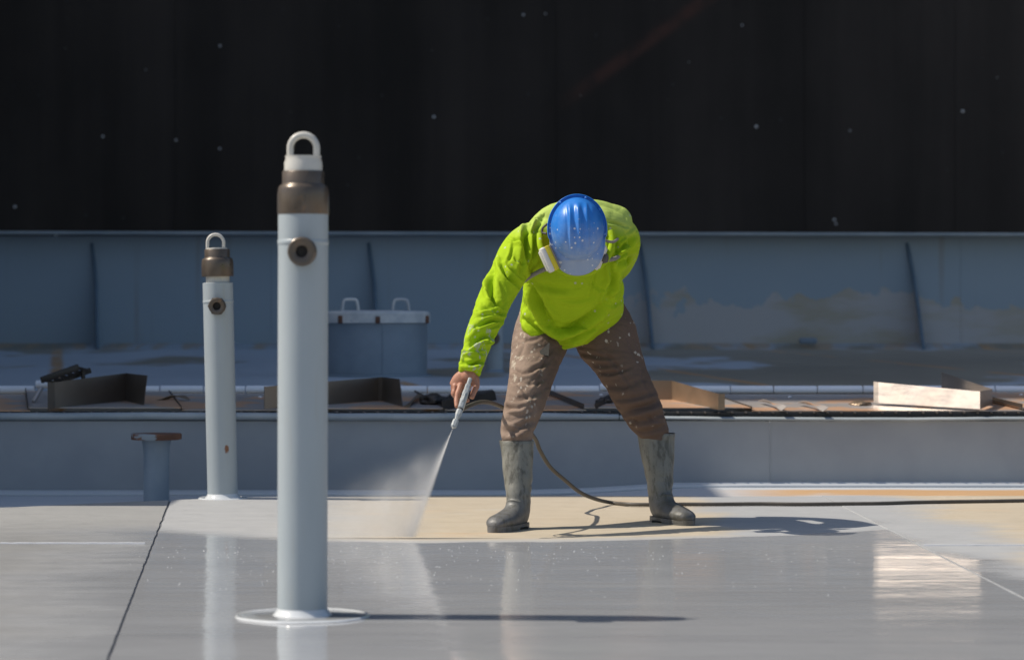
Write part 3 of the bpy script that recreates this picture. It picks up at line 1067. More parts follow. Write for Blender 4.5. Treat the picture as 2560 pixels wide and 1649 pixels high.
# steel cover sheets sloping from the seal up to the aft deck
SZ0, SZ1 = cz1 + 0.054, 0.437
sx = [-3.9, -2.52, -1.72, -1.02, -0.35, 0.376, 1.25, 2.66, 3.6]
for i, (a, b) in enumerate(zip(sx, sx[1:])):
    lift = 0.012 if i % 2 else 0.0
    q = [(a, CY + 0.02, SZ0 + lift), (b + 0.01, CY + 0.02, SZ0 + lift), (b - 0.18, 15.86, SZ1 + lift), (a - 0.19, 15.86, SZ1 + lift)]
    me = plate_from_quads([q], 0.004)
    rootloc = Vector(((a + b) / 2, 15.3, (SZ0 + SZ1) / 2))
    t = thing("cover_sheet", rootloc, "bare steel cover sheet laid on the coaming under the row of white tubes", "steel sheet", "bare steel cover sheets along the coaming")
    part("sheet", me, MT["tin"], t)
    fold = plate_from_quads([[(a, CY + 0.018, SZ0 + lift), (a - 0.19, 15.86, SZ1 + lift), (a - 0.19, 15.86, SZ1 + lift + 0.022), (a, CY + 0.018, SZ0 + lift + 0.022)]], 0.005)
    part("folded_edge", fold, MT["dark"], t)
    for k in range(2):
        xx = a + (b - a) * (0.3 + 0.4 * k)
        part("rivet", ellipsoid((xx - 0.15, 15.6, SZ0 + (SZ1 - SZ0) * 0.75 + lift + 0.006), (0.012, 0.014, 0.005), seg=10), MT["white"], t)

# white segmented tube behind the sheets
wt = thing("segmented_tube", (0, 15.9, 0.45), "row of short white tube lengths end to end behind the steel sheets", "tube")
x = -3.4
k = 0
while x < 3.4:
    L = 0.225 + 0.03 * random.random()
    z = P(0, 974, 15.9).z + (0.03 if -2.78 < x < -2.45 else 0) + (0.014 if 0.25 < x < 0.5 else 0) + 0.002 * random.random()
    part("tube_length", lathe([(0.019, 0), (0.0225, 0.003), (0.0225, L - 0.003), (0.019, L)], (x, 15.9, z), Vector((1, 0, 0)), 14), MT["white"], wt)
    x += L + 0.006
    k += 1

# ================================================================== LOOSE STEEL PIECES ON THE SHEETS
def surf(px, py):
    """depth where this pixel meets the sloping sheets"""
    for i in range(1200):
        D = 14.8 + i * 0.001
        zs = SZ0 + (SZ1 - SZ0) * (D - CY - 0.02) / (15.86 - CY - 0.02)
        if EYE - (py - HOR) * D / FPX <= zs + 0.014 + 1e-4 and False:
            return D
    # closed form
    s = (SZ1 - SZ0) / (15.86 - CY - 0.02)
    z0 = SZ0 + 0.012 - s * (CY + 0.02)
    return (EYE - z0) / (s + (py - HOR) / FPX)


def folded_piece(name, label, quads, mat="tin", t=0.004, cat="steel offcut", group=None):
    q2, seen = [], {}
    for q in quads:
        key = lambda p: (p[0], p[1])
        p3 = P(q[3][0], q[3][1], surf(q[3][0], q[3][1]))
        p2 = P(q[2][0], q[2][1], surf(q[2][0], q[2][1]))
        def flat(px, py, a, b, c):       # pixel ray meets the plane of the other three corners
            nrm = (b - a).cross(c - a)
            ray = P(px, py, 1.0) - Vector((0, 0, EYE))
            return Vector((0, 0, EYE)) + ray * ((a - Vector((0, 0, EYE))).dot(nrm) / ray.dot(nrm))
        if key(q[1]) in seen and key(q[0]) not in seen:
            p1 = seen[key(q[1])]
            p0 = flat(q[0][0], q[0][1], p1, p2, p3)
        else:
            p0 = seen.get(key(q[0]), P(q[0][0], q[0][1], p3.y + q[0][2] - q[3][2]))
            p1 = flat(q[1][0], q[1][1], p0, p3, p2)
        seen[key(q[0])], seen[key(q[1])] = p0, p1
        q2.append([p0, p1, p2, p3])
    allp = [p for q in q2 for p in q]
    c = sum(allp, Vector()) / len(allp)
    c.z = min(p.z for p in allp)
    me = plate_from_quads(q2, t)
    return solo(name, me, MT[mat], label, cat, c, group)


def up(px, py_top, D):
    return (px, py_top, D)


# left channel
folded_piece("steel_channel", "dull folded steel channel with a pale end flange, in front of the dark grating offcut",
             [[(119, 955, 15.0), (136, 955, 15.02), (136, 1021, 15.02), (119, 1023, 15.0)],
              [(136, 955, 15.02), (315, 932, 15.35), (315, 1003, 15.35), (136, 1021, 15.02)],
              [(315, 932, 15.35), (369, 938, 15.16), (360, 1014, 15.16), (315, 1003, 15.35)]], "dull")
folded_piece("steel_channel", "folded steel channel with a rolled corner, below the round hatch",
             [[(660, 966, 15.0), (945, 943, 15.4), (945, 1001, 15.4), (660, 1022, 15.0)],
              [(945, 943, 15.4), (957, 942, 15.38), (957, 1002, 15.38), (945, 1001, 15.4)],
              [(957, 942, 15.38), (1000, 947, 15.1), (1008, 1016, 15.1), (957, 1002, 15.38)]], "dull")
folded_piece("steel_channel", "sunlit bronze-toned steel channel with a bright end, beside the worker's knee",
             [[(1590, 950, 15.42), (1680, 951, 15.42), (1680, 1000, 15.42), (1590, 1000, 15.42)],
              [(1680, 951, 15.42), (1797, 984, 15.0), (1797, 1024, 15.0), (1680, 1000, 15.42)],
              [(1797, 984, 15.0), (1812, 984, 15.0), (1812, 1024, 15.0), (1797, 1024, 15.0)]], "bronzetin")
folded_piece("steel_channel", "brightly sunlit folded steel trough with a raised back wing, clear of the worker",
             [[(2184, 953, 15.378), (2196, 955, 15.378), (2196, 1007, 15.33), (2184, 1006, 15.33)],
              [(2196, 955, 15.43), (2450, 978, 15.10), (2450, 1022, 14.98), (2196, 1007, 15.33)],
              [(2450, 978, 15.10), (2481, 972, 15.25), (2481, 1010, 15.2), (2450, 1022, 14.98)],
              [(2355, 930, 15.75), (2481, 972, 15.25), (2481, 1010, 15.2), (2355, 984, 15.6)]], "satin")
# dark grating offcut leaning on the left channel
g0 = thing("grating_offcut", P(150, 960, 15.6), "dark scorched grating offcut leaning behind the pale-flanged steel channel", "grating")
A, B = P(103, 950, 15.45), P(196, 917, 15.6)
Cc = P(226, 925, 15.75)
part("side_bar", box((A + B) / 2, ((B - A).length, 0.02, 0.035), 0.004, (B - A).to_track_quat('X', 'Z')), MT["dark"], g0)
off2 = Cc - B
part("side_bar", box((A + B) / 2 + off2, ((B - A).length, 0.02, 0.03), 0.004, (B - A).to_track_quat('X', 'Z')), MT["dark"], g0)
for i in range(6):
    s = A + (B - A) * (0.04 + 0.184 * i)
    part("cross_bar", tube([s, s + off2], 0.009, 6), MT["dark"], g0)
for f in (0.12, 0.92):
    s = A + (B - A) * f + off2 * 0.6
    part("prop_leg", tube([s, Vector((s.x + 0.01, s.y, 0.425))], 0.012, 8), MT["dark"], g0)
# little strut
a_, b_ = P(84, 1004, 15.1), P(104, 968, 15.2)
st_ = box((a_ + b_) / 2, ((b_ - a_).length, 0.02, 0.022), 0.003, (b_ - a_).to_track_quat('X', 'Z'))
solo("steel_strut", st_, MT["tin"], "short pale steel strut propped against the channel's pale end flange", "steel offcut", a_)


def rag(name, label, px, py, wpx, hpx, D, mat="dark", seed=0):
    bm = bmesh.new()
    bmesh.ops.create_icosphere(bm, subdivisions=4, radius=1.0)
    rx, rz = M(wpx / 2, D), M(hpx / 2, D)
    c = P(px, py, D)
    for v in bm.verts:
        d = v.co.copy()
        nn = 1 + 0.35 * mnoise.noise(d * 1.6 + Vector((seed, 0, 0))) + 0.22 * abs(mnoise.noise(d * 4 + Vector((0, seed, 0))))
        p = Vector((d.x * rx, d.y * 0.10, d.z * rz)) * nn
        p.z = max(p.z, -rz * 0.8)
        v.co = p
    me = bpy.data.meshes.new("rag")
    bm.to_mesh(me)
    bm.free()
    me.polygons.foreach_set("use_smooth", [True] * len(me.polygons))
    me.transform(Matrix.Translation(c))
    base = c.copy(); base.z -= rz * 0.8
    return solo(name, me, MT[mat], label, "scrap", base)


rag("scrap_sheet", "crumpled dark scrap sheet to the side of the spray gun", 1086, 1002, 78, 32, 15.12, "dark", 1)
# a bent dark tray piece behind the hand
folded_piece("scrap_tray", "dark bent tray offcut behind the hand with the spray gun",
             [[(1105, 1002, 15.1), (1236, 980, 15.35), (1240, 1000, 15.35), (1108, 1022, 15.1)],
              [(1105, 1002, 15.1), (1236, 980, 15.35), (1228, 972, 15.5), (1128, 984, 15.4)]], "dark", cat="scrap")
for i, (px, py) in enumerate([(1225, 974), (1236, 978)]):
    pass
folded_piece("scrap_tray", "dark curved offcut lying between the worker's legs",
             [[(1486, 1012, 15.1), (1540, 984, 15.3), (1546, 996, 15.3), (1492, 1022, 15.1)],
              [(1486, 1012, 15.1), (1540, 984, 15.3), (1530, 979, 15.45), (1492, 997, 15.35)]], "dark", cat="scrap")

def strip(label, x0, y0, x1, y1, wpx, mat="tin"):
    a, b = P(x0, y0, surf(x0, y0)), P(x1, y1, surf(x1, y1))
    d = b - a
    n_ = 10
    vs, fs = [], []
    side = Vector((d.y, -d.x, 0)).normalized() * M(wpx, a.y) / 2
    for i in range(n_ + 1):
        t = i / n_
        c = a + d * t + Vector((0, 0, 0.006 + 0.012 * math.sin(t * 3.1)))
        tw = Vector((0, 0, 0.010 * math.sin(t * 5)))
        for sg, dz in ((-1, 0), (1, 0), (1, -0.003), (-1, -0.003)):
            vs.append(c + side * sg + tw * sg + Vector((0, 0, dz)))
    for i in range(n_):
        for k in range(4):
            k2 = (k + 1) % 4
            fs.append((i * 4 + k, i * 4 + k2, i * 4 + 4 + k2, i * 4 + 4 + k))
    fs += [(0, 1, 2, 3), (n_ * 4 + 3, n_ * 4 + 2, n_ * 4 + 1, n_ * 4)]
    solo("steel_strip", auto_smooth(mesh(vs, fs), 40), MT[mat], label, "steel offcut", a)


strip("thin warm-toned steel strip lying on the sheets beside the bronze channel's bright end", 1902, 1004, 1960, 1024, 14)
strip("thin curled steel strip lying midway between the bronze channel and the sunlit trough", 2000, 1008, 2064, 1026, 14)
strip("narrow dull strip tucked beside the rolled-corner channel near the spray gun", 1016, 1018, 1056, 992, 16, "bronzetin")
strip("tan steel strip lying flat between the pale-flanged channel and the slim vent pipe", 396, 1002, 470, 996, 16, "bronzetin")
rag("scrap_sheet", "small crumpled tan scrap on the sheets beside the sunlit trough", 2150, 1010, 50, 16, 15.2, "bronzetin", 4)
rag("scrap_sheet", "dark lump of scrap lying between the worker's boots and the cover sheets", 1512, 1006, 50, 24, 15.15, "dark", 6)

# ================================================================== PIPES
def vent_pipe(D, bx, by, tx, label, spec):
    """spec: rows in photo pixels"""
    base = P(bx, by, D); base.z = 0.0
    t = thing("vent_pipe", base, label, "vent pipe")
    s = FPX / D
    def X(px): return (px - 1280) / s
    def Zp(py): return EYE - (py - HOR) / s
    ztop = Zp(spec["pipe_top"])
    lean = (X(tx) - base.x) / ztop
    def c(z): return Vector((base.x + lean * z, D, z))
    ax = Vector((lean, 0, 1)).normalized()
    r = spec["r"] / s
    zs = Zp(spec["step"])
    pipe = part("pipe", lathe([(r, 0), (r, zs - 0.008), (r * 1.02, zs - 0.006), (r * 1.025, zs), (r * 1.02, zs + 0.006), (r * 1.0, zs + 0.008),
                               (r, ztop), (r * 0.94, ztop + 0.002)], c(0), ax, 64), MT["pipe"], t)
    if spec.get("neck"):
        z0, z1 = ztop - 0.01, Zp(spec["neck"][0])
        part("neck", lathe([(spec["neck"][1] / s, 0), (spec["neck"][1] / s, z1 - z0 + 0.01)], c(z0), ax, 48), MT["whitecap"], t)
    z0, z1, z2 = Zp(spec["cap"][0]), Zp(spec["cap"][1]), Zp(spec["cap"][2])
    rw, rn = spec["cap"][3] / s, spec["cap"][4] / s
    h = z1 - z0
    cap = part("cap", lathe([(rw * 0.98, 0), (rw, 0.003), (rw, h * 0.62), (rw * 0.99, h * 0.75), (rw * 0.965, h * 0.87), (rw * 0.92, h * 0.95), (rn * 1.02, h),
                             (rn, h + 0.003), (rn, z2 - z0 - 0.002), (rn * 0.97, z2 - z0)], c(z0), ax, 64, deg=50), MT["bronze"], t)
    z3 = Zp(spec["collar"][0])
    rc = spec["collar"][1] / s
    part("collar", lathe([(rc, -0.004), (rc * 1.0, (z3 - z2) * 0.55), (rc * 0.93, (z3 - z2) * 0.8), (rc * 0.96, z3 - z2)], c(z2), ax, 48), MT["whitecap"], t)
    # lifting eye
    eye = spec["eye"]
    ro = eye[0] / s; tr = eye[1] / s
    zt = Zp(eye[2])
    cx = X(eye[3])
    rad = ro - tr
    zc = zt - tr - rad
    pts = [Vector((cx - rad, D, z3 - 0.01)), Vector((cx - rad, D, zc - 0.002))]
    for i in range(0, 19):
        a = math.pi - math.pi * i / 18
        pts.append(Vector((cx + rad * math.cos(a), D, zc + rad * math.sin(a))))
    pts += [Vector((cx + rad, D, zc - 0.002)), Vector((cx + rad, D, z3 - 0.01))]
    part("lifting_eye", tube(pts, tr, 16), MT["whitecap"], t)
    # side nozzle, facing the camera
    nx, ny, nr, hr, hexn = spec["nozzle"]
    zc = Zp(ny)
    nc = Vector((X(nx), D - r * 0.8, zc))
    nr, hr = nr / s, hr / s
    ln = r * 0.2 + 0.035
    noz = part("nozzle", lathe([(nr * 1.06, 0), (nr * 1.06, ln * 0.55), (nr, ln * 0.6), (nr, ln - 0.004), (nr * 0.94, ln), (hr * 1.25, ln), (hr, ln - 0.003), (hr, ln - 0.02)],
                               nc, Vector((0.02, -1, 0)), 6 if False else 40), MT["bronze"], t)
    if hexn:
        part("hex_nut", lathe([(nr * 1.16, ln * 0.45), (nr * 1.16, ln * 0.8), (nr * 1.08, ln * 0.88), (nr * 0.96, ln * 0.88)], nc, Vector((0.02, -1, 0)), 6, cap=False), MT["bronze"], noz)
    part("bore", lathe([(hr * 1.02, ln - 0.019), (hr * 1.02, ln - 0.016)], nc, Vector((0.02, -1, 0)), 24), MT["hole"], noz)  # near-black disc painted in for the shaded depth of the bore
    # base weld
    vsr = []
    part("base_weld", lathe([(r * 1.12 + 0.012, 0.0), (r * 1.10 + 0.004, 0.008), (r * 1.03, 0.020), (r * 0.99, 0.026)], c(0), ax, 64), MT["wetwhite"], t)
    return t, r, s


p1, r1, s1 = vent_pipe(8.39, 756, 1540, 758, "thick pale grey vent pipe with a cream collar, standing on the wet paint",
             dict(pipe_top=534, r=62.5, step=606, cap=(536, 461, 428, 64.5, 52.5), collar=(390, 47.5), eye=(41.5, 8.5, 329, 758.5),
                  nozzle=(760, 630, 34, 15, False)))
ring = []
def paint_ring(R0, R1, c, n=72):
    vs, fs = [], []
    for k in range(n):
        a = 2 * math.pi * k / n
        j = 1 + 0.03 * mnoise.noise(Vector((math.cos(a) * 2, math.sin(a) * 2, 0))) + 0.012 * mnoise.noise(Vector((math.cos(a) * 7, math.sin(a) * 7, 0)))
        for (r, z) in ((R0, 0.003), (R0 + 0.003, 0.006), ((R0 + R1) / 2, 0.0068), (R1 - 0.003, 0.004), (R1, 0.001)):
            vs.append((c.x + r * j * math.cos(a), c.y + r * j * math.sin(a), z))
    for k in range(n):
        k2 = (k + 1) % n
        for q in range(4):
            fs.append((k * 5 + q, k2 * 5 + q, k2 * 5 + q + 1, k * 5 + q + 1))
    return auto_smooth(mesh(vs, fs), 60)
part("base_plate", lathe([(M(164, 8.39), 0.0), (M(164, 8.39), 0.004), (M(161, 8.39), 0.005), (M(60, 8.39), 0.0055)], p1.location, seg=72), MT["wetgrey"], p1)
part("paint_ring", paint_ring(M(159, 8.39), M(170, 8.39), p1.location), MT["wetwhite"], p1)
p2, r2, s2 = vent_pipe(13.66, 557, 1245, 544.5, "slim pale grey vent pipe with a rust spot and hex nozzle at the deck edge",
             dict(pipe_top=707, r=37.8, step=754, neck=(688, 29.5), cap=(691, 644, 623, 40, 31.5), collar=(619, 26), eye=(24.5, 4.3, 582, 539),
                  nozzle=(547, 765, 20, 10, True)))
part("paint_ring", paint_ring(M(55, 13.66), M(62, 13.66), p2.location), MT["wetwhite"], p2)

# far vent pipe half hidden behind the sleeve
FD = 19.2
fz = aftz(FD)
fb = P(1237, 905, FD); fb.z = fz
fp = thing("vent_pipe", fb, "short far vent pipe half hidden behind the worker's sleeve", "vent pipe")
rr = M(21, FD)
part("pipe", lathe([(rr, -0.01), (rr, 0.31), (rr * 0.9, 0.315)], fb, seg=40), MT["pipe"], fp)
part("nozzle", lathe([(0.045, 0), (0.045, 0.09), (0.025, 0.09), (0.022, 0.07)], Vector((fb.x - 0.01, FD - 0.02, EYE - (845 - HOR) * FD / FPX)), Vector((0, -1, 0)), 24), MT["bronze"], fp)
part("base_weld", lathe([(rr + 0.02, -0.005), (rr, 0.02)], fb, seg=32), MT["bluegrey"], fp)

# flanged stub
SD = 14.2
sb = P(391, 1247, SD); sb.z = -0.05
stb = thing("flanged_stub", sb, "short blue-grey pipe stub with a rusty flange on top", "pipe stub")
rs = M(32, SD); hs_ = EYE - (1098 - HOR) * SD / FPX + 0.05; hf = EYE - (1083 - HOR) * SD / FPX + 0.05
part("pipe", lathe([(rs, 0), (rs, hs_ - 0.07), (rs * 1.04, hs_ - 0.04), (rs * 1.14, hs_ - 0.005), (rs * 1.18, hs_)], sb, seg=48), MT["bluegrey"], stb)
part("flange", lathe([(M(62, SD), 0), (M(63, SD), 0.003), (M(63, SD), hf - hs_ - 0.003), (M(61, SD), hf - hs_)], sb + Vector((0, 0, hs_)), seg=48), MT["rust"], stb)

# ================================================================== WORKER
def Z1(x, y): return (1080 + x * 0.29222, 450 + y * 0.29222)
def Z2(x, y): return (1100 + x * 0.36364, 800 + y * 0.36364)


def ring_px(px, py, D, hw, hd=None):
    return (P(px, py, D), M(hw, D), M(hd if hd else hw, D))


person_loc = Vector((0.22, 12.0, 0.0))
person = thing("person", person_loc, "person in blue hard hat and lime shirt bending to spray paint on the deck", "person")

# --- shirt
spine_rings = [  # centre px, D, half width px, half thickness m (front/back), tilt of thickness axis
    (1428, 800, 12.24, 134, 0.135), (1430, 770, 12.17, 131, 0.140), (1431, 735, 12.08, 124, 0.132), (1433, 690, 12.00, 124, 0.125),
    (1436, 645, 11.95, 130, 0.122), (1438, 612, 11.91, 134, 0.105), (1443, 585, 11.90, 116, 0.085), (1448, 566, 11.90, 80, 0.05)]


def torso_mesh(rings, grow=0.0, front_drop=0.0, seg=56):
    C_ = [P(r[0], r[1], r[2]) for r in rings]
    n = 4
    cs = catmull(C_, n)
    pr = catmull([Vector((M(r[3], r[2]), r[4], 0)) for r in rings], n)
    vs, fs = [], []
    N = len(cs)
    roll = -0.22
    for i in range(N):
        k = 1.0 - min(i / (N * 0.35), 1.0)
        ax = Vector((math.cos(roll * k), 0, -math.sin(roll * k)))
        th = Vector((0, -0.62, -0.785))   # front of the body
        for j in range(seg):
            a = 2 * math.pi * j / seg
            ca, sa = math.cos(a), math.sin(a)
            e = 2.4
            sx_ = math.copysign(abs(ca) ** (2 / e), ca); sy_ = math.copysign(abs(sa) ** (2 / e), sa)
            hw, ht = pr[i].x + grow, pr[i].y + grow
            f = 1.0 + (front_drop * k if sa > 0 else 0)
            vs.append(cs[i] + ax * sx_ * hw + th * sy_ * ht * f)
    for i in range(N - 1):
        for j in range(seg):
            j2 = (j + 1) % seg
            fs.append((i * seg + j, i * seg + j2, (i + 1) * seg + j2, (i + 1) * seg + j))
    fs.append(tuple(range(seg))[::-1])
    fs.append(tuple(range((N - 1) * seg, N * seg)))
    return mesh(vs, fs)


sleeve_r = [ring_px(1372, 596, 11.93, 52, 60), ring_px(1322, 618, 11.90, 58, 58), ring_px(1290, 650, 11.85, 52, 54), ring_px(1268, 690, 11.79, 45, 47),
            ring_px(1238, 748, 11.70, 43, 42), ring_px(1214, 803, 11.60, 39, 38), ring_px(1196, 852, 11.53, 37, 35), ring_px(1184, 893, 11.48, 33, 31),
            ring_px(1177, 922, 11.45, 30, 28)]
sleeve_l = [ring_px(1492, 575, 11.97, 62, 62), ring_px(1536, 584, 12.05, 54, 60), ring_px(1558, 612, 12.18, 42, 46), ring_px(1549, 652, 12.32, 37, 38),
            ring_px(1505, 700, 12.42, 34, 34), ring_px(1465, 735, 12.45, 30, 30)]
trap = limb([ring_px(1335, 600, 11.95, 30, 40), ring_px(1395, 562, 11.95, 42, 55), ring_px(1470, 556, 11.98, 42, 58), ring_px(1540, 568, 12.04, 46, 55)], view=Vector((0, 0, 1)))
bulge = ellipsoid(P(1535, 722, 12.06), (M(27, 12), 0.07, M(40, 12)))
hemf = ellipsoid(P(1405, 812, 12.12), (M(104, 12), 0.10, M(50, 12)))
shirt_me = fuse([torso_mesh(spine_rings, 0.0, 0.12), limb(sleeve_r), limb(sleeve_l), trap, bulge, hemf], 0.0038, 8)
rough_up(shirt_me, 0.003, 6, (1, 1, 1), 2.0)
def forearm(co):
    return 0.3 + 0.7 * np.clip((1.0 - co[:, 2]) / 0.1, 0, 1) * (co[:, 0] < 0.0)
crease(shirt_me, 0.0035, 7.0, (1.0, 1, 0.8), 2.3, mask=forearm)
crease(shirt_me, 0.0016, 15.0, (0.8, 1, 1.3), 5.1, mask=forearm)
SF = []
def f1(pts, wd, amp): SF.append(([Z1(*p) for p in pts], wd, amp))
f1([(830, 350), (800, 500), (812, 640), (845, 780)], 7, 13)
f1([(890, 450), (872, 600), (866, 760)], 6, 10)
f1([(945, 320), (900, 400), (850, 470)], 5, 9)
f1([(590, 690), (640, 830), (745, 905)], 6, 10)
f1([(525, 740), (505, 900), (530, 1040), (610, 1095)], 7, 12)
f1([(390, 1105), (480, 1100), (560, 1145), (650, 1130)], 6, 11)
f1([(370, 1260), (440, 1235), (560, 1195), (640, 1185)], 5, 8)
f1([(300, 1430), (400, 1360), (520, 1325)], 8, 13)
f1([(290, 1480), (350, 1470), (440, 1440)], 4, 5)
f1([(265, 1560), (340, 1575), (430, 1550)], 5, 10)
f1([(660, 500), (760, 540), (800, 600)], 4, 6)
f1([(815, 880), (890, 1000), (950, 1120), (1015, 1225)], 8, 14)
f1([(1000, 1235), (1110, 1285), (1260, 1230), (1400, 1130), (1510, 1020)], 9, 14)
f1([(800, 1190), (900, 1290), (1010, 1375)], 7, 9)
f1([(940, 1330), (1090, 1380), (1260, 1320), (1420, 1210)], 7, 8)
f1([(1565, 780), (1545, 900), (1480, 1010)], 7, 12)
f1([(1520, 700), (1530, 840), (1470, 960)], 6, 9)
f1([(1620, 850), (1600, 940), (1540, 1040)], 6, 10)
f1([(1640, 900), (1625, 980), (1570, 1060)], 5, 8)
f1([(1590, 610), (1650, 560), (1725, 470)], 6, 10)
f1([(1580, 680), (1660, 625), (1745, 560)], 6, 10)
f1([(1580, 750), (1640, 690), (1720, 640)], 6, 9)
f1([(1500, 360), (1570, 375), (1660, 405)], 4, 6)
f1([(1530, 470), (1580, 560), (1570, 660)], 6, 9)
f1([(770, 1010), (800, 1100), (880, 1200)], 6, 7)
f1([(900, 880), (1050, 930), (1200, 930)], 9, 5)
for q, wd_, am_ in (
        ([(700, 520), (680, 640), (650, 700)], 4, 3), ([(760, 560), (770, 680), (750, 800)], 5, 4.5), ([(640, 720), (700, 790), (760, 840)], 4, 4),
        ([(700, 640), (730, 700), (790, 720)], 3.5, 3), ([(440, 1060), (520, 1090), (600, 1080)], 4, 4), ([(400, 1180), (470, 1160), (540, 1170)], 3.5, 3),
        ([(480, 1270), (550, 1240), (600, 1200)], 4, 4), ([(330, 1370), (400, 1330), (470, 1330)], 3.5, 3.5), ([(420, 1410), (470, 1390), (510, 1340)], 3.5, 3.5),
        ([(380, 1000), (420, 960), (480, 940)], 4, 3), ([(300, 1330), (340, 1290), (380, 1240)], 3.5, 3), ([(990, 900), (1000, 1020), (1060, 1120)], 6, 2.5),
        ([(1400, 790), (1380, 870), (1355, 980)], 2.6, 2.5), ([(1460, 860), (1450, 950), (1400, 1050)], 5, 4), ([(1110, 1330), (1250, 1350), (1380, 1270)], 5, 3.5),
        ([(860, 1230), (940, 1310), (1050, 1390)], 4, 3.5), ([(1050, 1270), (1200, 1270), (1330, 1190)], 4, 3.5), ([(780, 930), (785, 1050), (760, 1180)], 4, 4),
        ([(850, 900), (880, 960), (960, 1050)], 4, 4), ([(1480, 480), (1520, 560), (1510, 640)], 4, 4), ([(1640, 470), (1690, 440), (1720, 400)], 4, 3.5),
        ([(1600, 540), (1640, 500), (1690, 470)], 4, 3.5), ([(1600, 720), (1660, 680), (1720, 620)], 4, 4), ([(860, 330), (840, 420), (790, 480)], 4, 4),
        ([(1560, 930), (1540, 990), (1490, 1040)], 4, 3.5), ([(1480, 1060), (1560, 1060), (1640, 1030)], 4, 3.5)):
    f1(q, wd_, am_)
for q in ([(1385, 740), (1440, 752), (1500, 735)], [(1330, 770), (1370, 800), (1430, 815)], [(1250, 700), (1262, 740), (1258, 775)], [(1470, 700), (1500, 720), (1530, 715)]):
    SF.append((q, 5, 2.2))
SF += [([(1300, 795), (1340, 834), (1398, 857), (1460, 833), (1530, 790), (1562, 764)], 2.6, 1.3),
       ([(1148, 913), (1178, 907), (1210, 906)], 3, 2), ([(1146, 902), (1163, 880), (1208, 884)], 4, 5),
       ([(1274, 594), (1300, 606), (1314, 622), (1318, 660)], 2.6, 1.3), ([(1500, 548), (1540, 556), (1580, 572)], 2.6, 1.2)]
folds(shirt_me, SF, 2.5)
shirt = part("shirt", shirt_me, MT["shirt"], person)
# neckline
neck_pts = [P(px, py, D) for px, py, D in ((1350, 586, 11.80), (1352, 616, 11.76), (1372, 652, 11.74), (1420, 682, 11.75), (1470, 682, 11.75), (1512, 652, 11.76), (1530, 610, 11.80), (1528, 578, 11.83))]
part("collar", tube(catmull(neck_pts, 6), 0.014, 10), MT["shirt"], shirt)

# --- trousers
legL = [ring_px(1368, 800, 12.26, 74, 80), ring_px(1352, 850, 12.20, 71, 76), ring_px(1340, 893, 12.13, 64, 68), ring_px(1327, 946, 12.04, 55, 60), ring_px(1316, 994, 11.95, 51, 54),
        ring_px(1304, 1033, 11.90, 47, 50), ring_px(1293, 1066, 11.87, 43, 45), ring_px(1292, 1098, 11.85, 39, 41), ring_px(1290, 1140, 11.84, 34, 35)]
legR = [ring_px(1492, 795, 12.28, 78, 80), ring_px(1516, 845, 12.25, 80, 78), ring_px(1541, 893, 12.22, 67, 70), ring_px(1564, 943, 12.18, 58, 61), ring_px(1590, 994, 12.14, 54, 56),
        ring_px(1613, 1040, 12.14, 48, 50), ring_px(1633, 1078, 12.16, 39, 43), ring_px(1645, 1125, 12.17, 33, 35)]
pelvis = ellipsoid(P(1432, 797, 12.30), (M(130, 12.3), 0.155, M(72, 12.3)))
tr_me = fuse([limb(legL), limb(legR), pelvis], 0.0045, 6)
rough_up(tr_me, 0.003, 8, (1, 1, 1.3), 4.0)
crease(tr_me, 0.0022, 7.0, (0.8, 1, 1.6), 1.3)
crease(tr_me, 0.0010, 19.0, (0.8, 1, 1.5), 6.1)
TF = []
def f2(pts, wd, amp): TF.append(([Z2(*p) for p in pts], wd, amp))
for q in ([(550, 50), (640, 85), (720, 70)], [(525, 120), (620, 145), (710, 110)], [(500, 220), (600, 230), (720, 200), (850, 215)],
          [(480, 330), (560, 365), (650, 340), (740, 290)], [(468, 440), (550, 425), (640, 445), (730, 390)], [(455, 525), (560, 545), (700, 485)],
          [(450, 600), (530, 610), (660, 560)], [(425, 640), (470, 605), (540, 600)], [(415, 700), (520, 685), (620, 640)],
          [(415, 760), (510, 765), (590, 715), (660, 690)], [(480, 650), (560, 655), (650, 620)]):
    _k = len(TF)
    f2(q, (7, 4.5, 9, 6, 5, 8, 4.5, 7.5, 5.5, 8, 5)[_k], (8, 5, 3, 13, 6, 12, 4, 12, 4, 13, 3)[_k])
for q in ([(950, 225), (1080, 250), (1220, 265)], [(1000, 285), (1110, 310), (1240, 295)], [(1080, 355), (1190, 365), (1310, 325)],
          [(1140, 445), (1260, 455), (1400, 405)], [(1200, 545), (1340, 535), (1480, 490)]):
    _k = len(TF) - 11
    f2(q, (5, 7, 5, 8, 6)[_k], (8, 5, 9, 6, 8)[_k])
f2([(1255, 640), (1330, 615), (1450, 585), (1520, 545)], 8, 17)
f2([(1290, 670), (1340, 690), (1330, 740)], 6, 10)
f2([(1330, 700), (1420, 690), (1545, 640)], 7, 10)
f2([(1330, 760), (1430, 765), (1560, 715)], 6, 9)
f2([(500, 770), (515, 800), (505, 830)], 4, 7)
f2([(690, 330), (660, 480), (600, 640)], 5, 6)
f2([(905, 60), (910, 130), (900, 200)], 5, 7)
for q, wd_, am_ in (([(480, 400), (570, 480), (640, 600)], 4, 5), ([(720, 260), (690, 360), (620, 430)], 4, 5), ([(600, 130), (560, 220), (520, 300)], 4, 4),
                   ([(440, 680), (520, 720), (640, 760)], 4, 5), ([(1100, 200), (1230, 330), (1330, 470)], 5, 5), ([(1380, 300), (1400, 420), (1470, 520)], 4, 4),
                   ([(1290, 120), (1330, 230), (1370, 330)], 4, 4), ([(1400, 640), (1470, 690), (1550, 690)], 4, 5), ([(770, 200), (700, 300), (640, 330)], 4, 5)):
    f2(q, wd_, am_)
folds(tr_me, TF, 1.05)
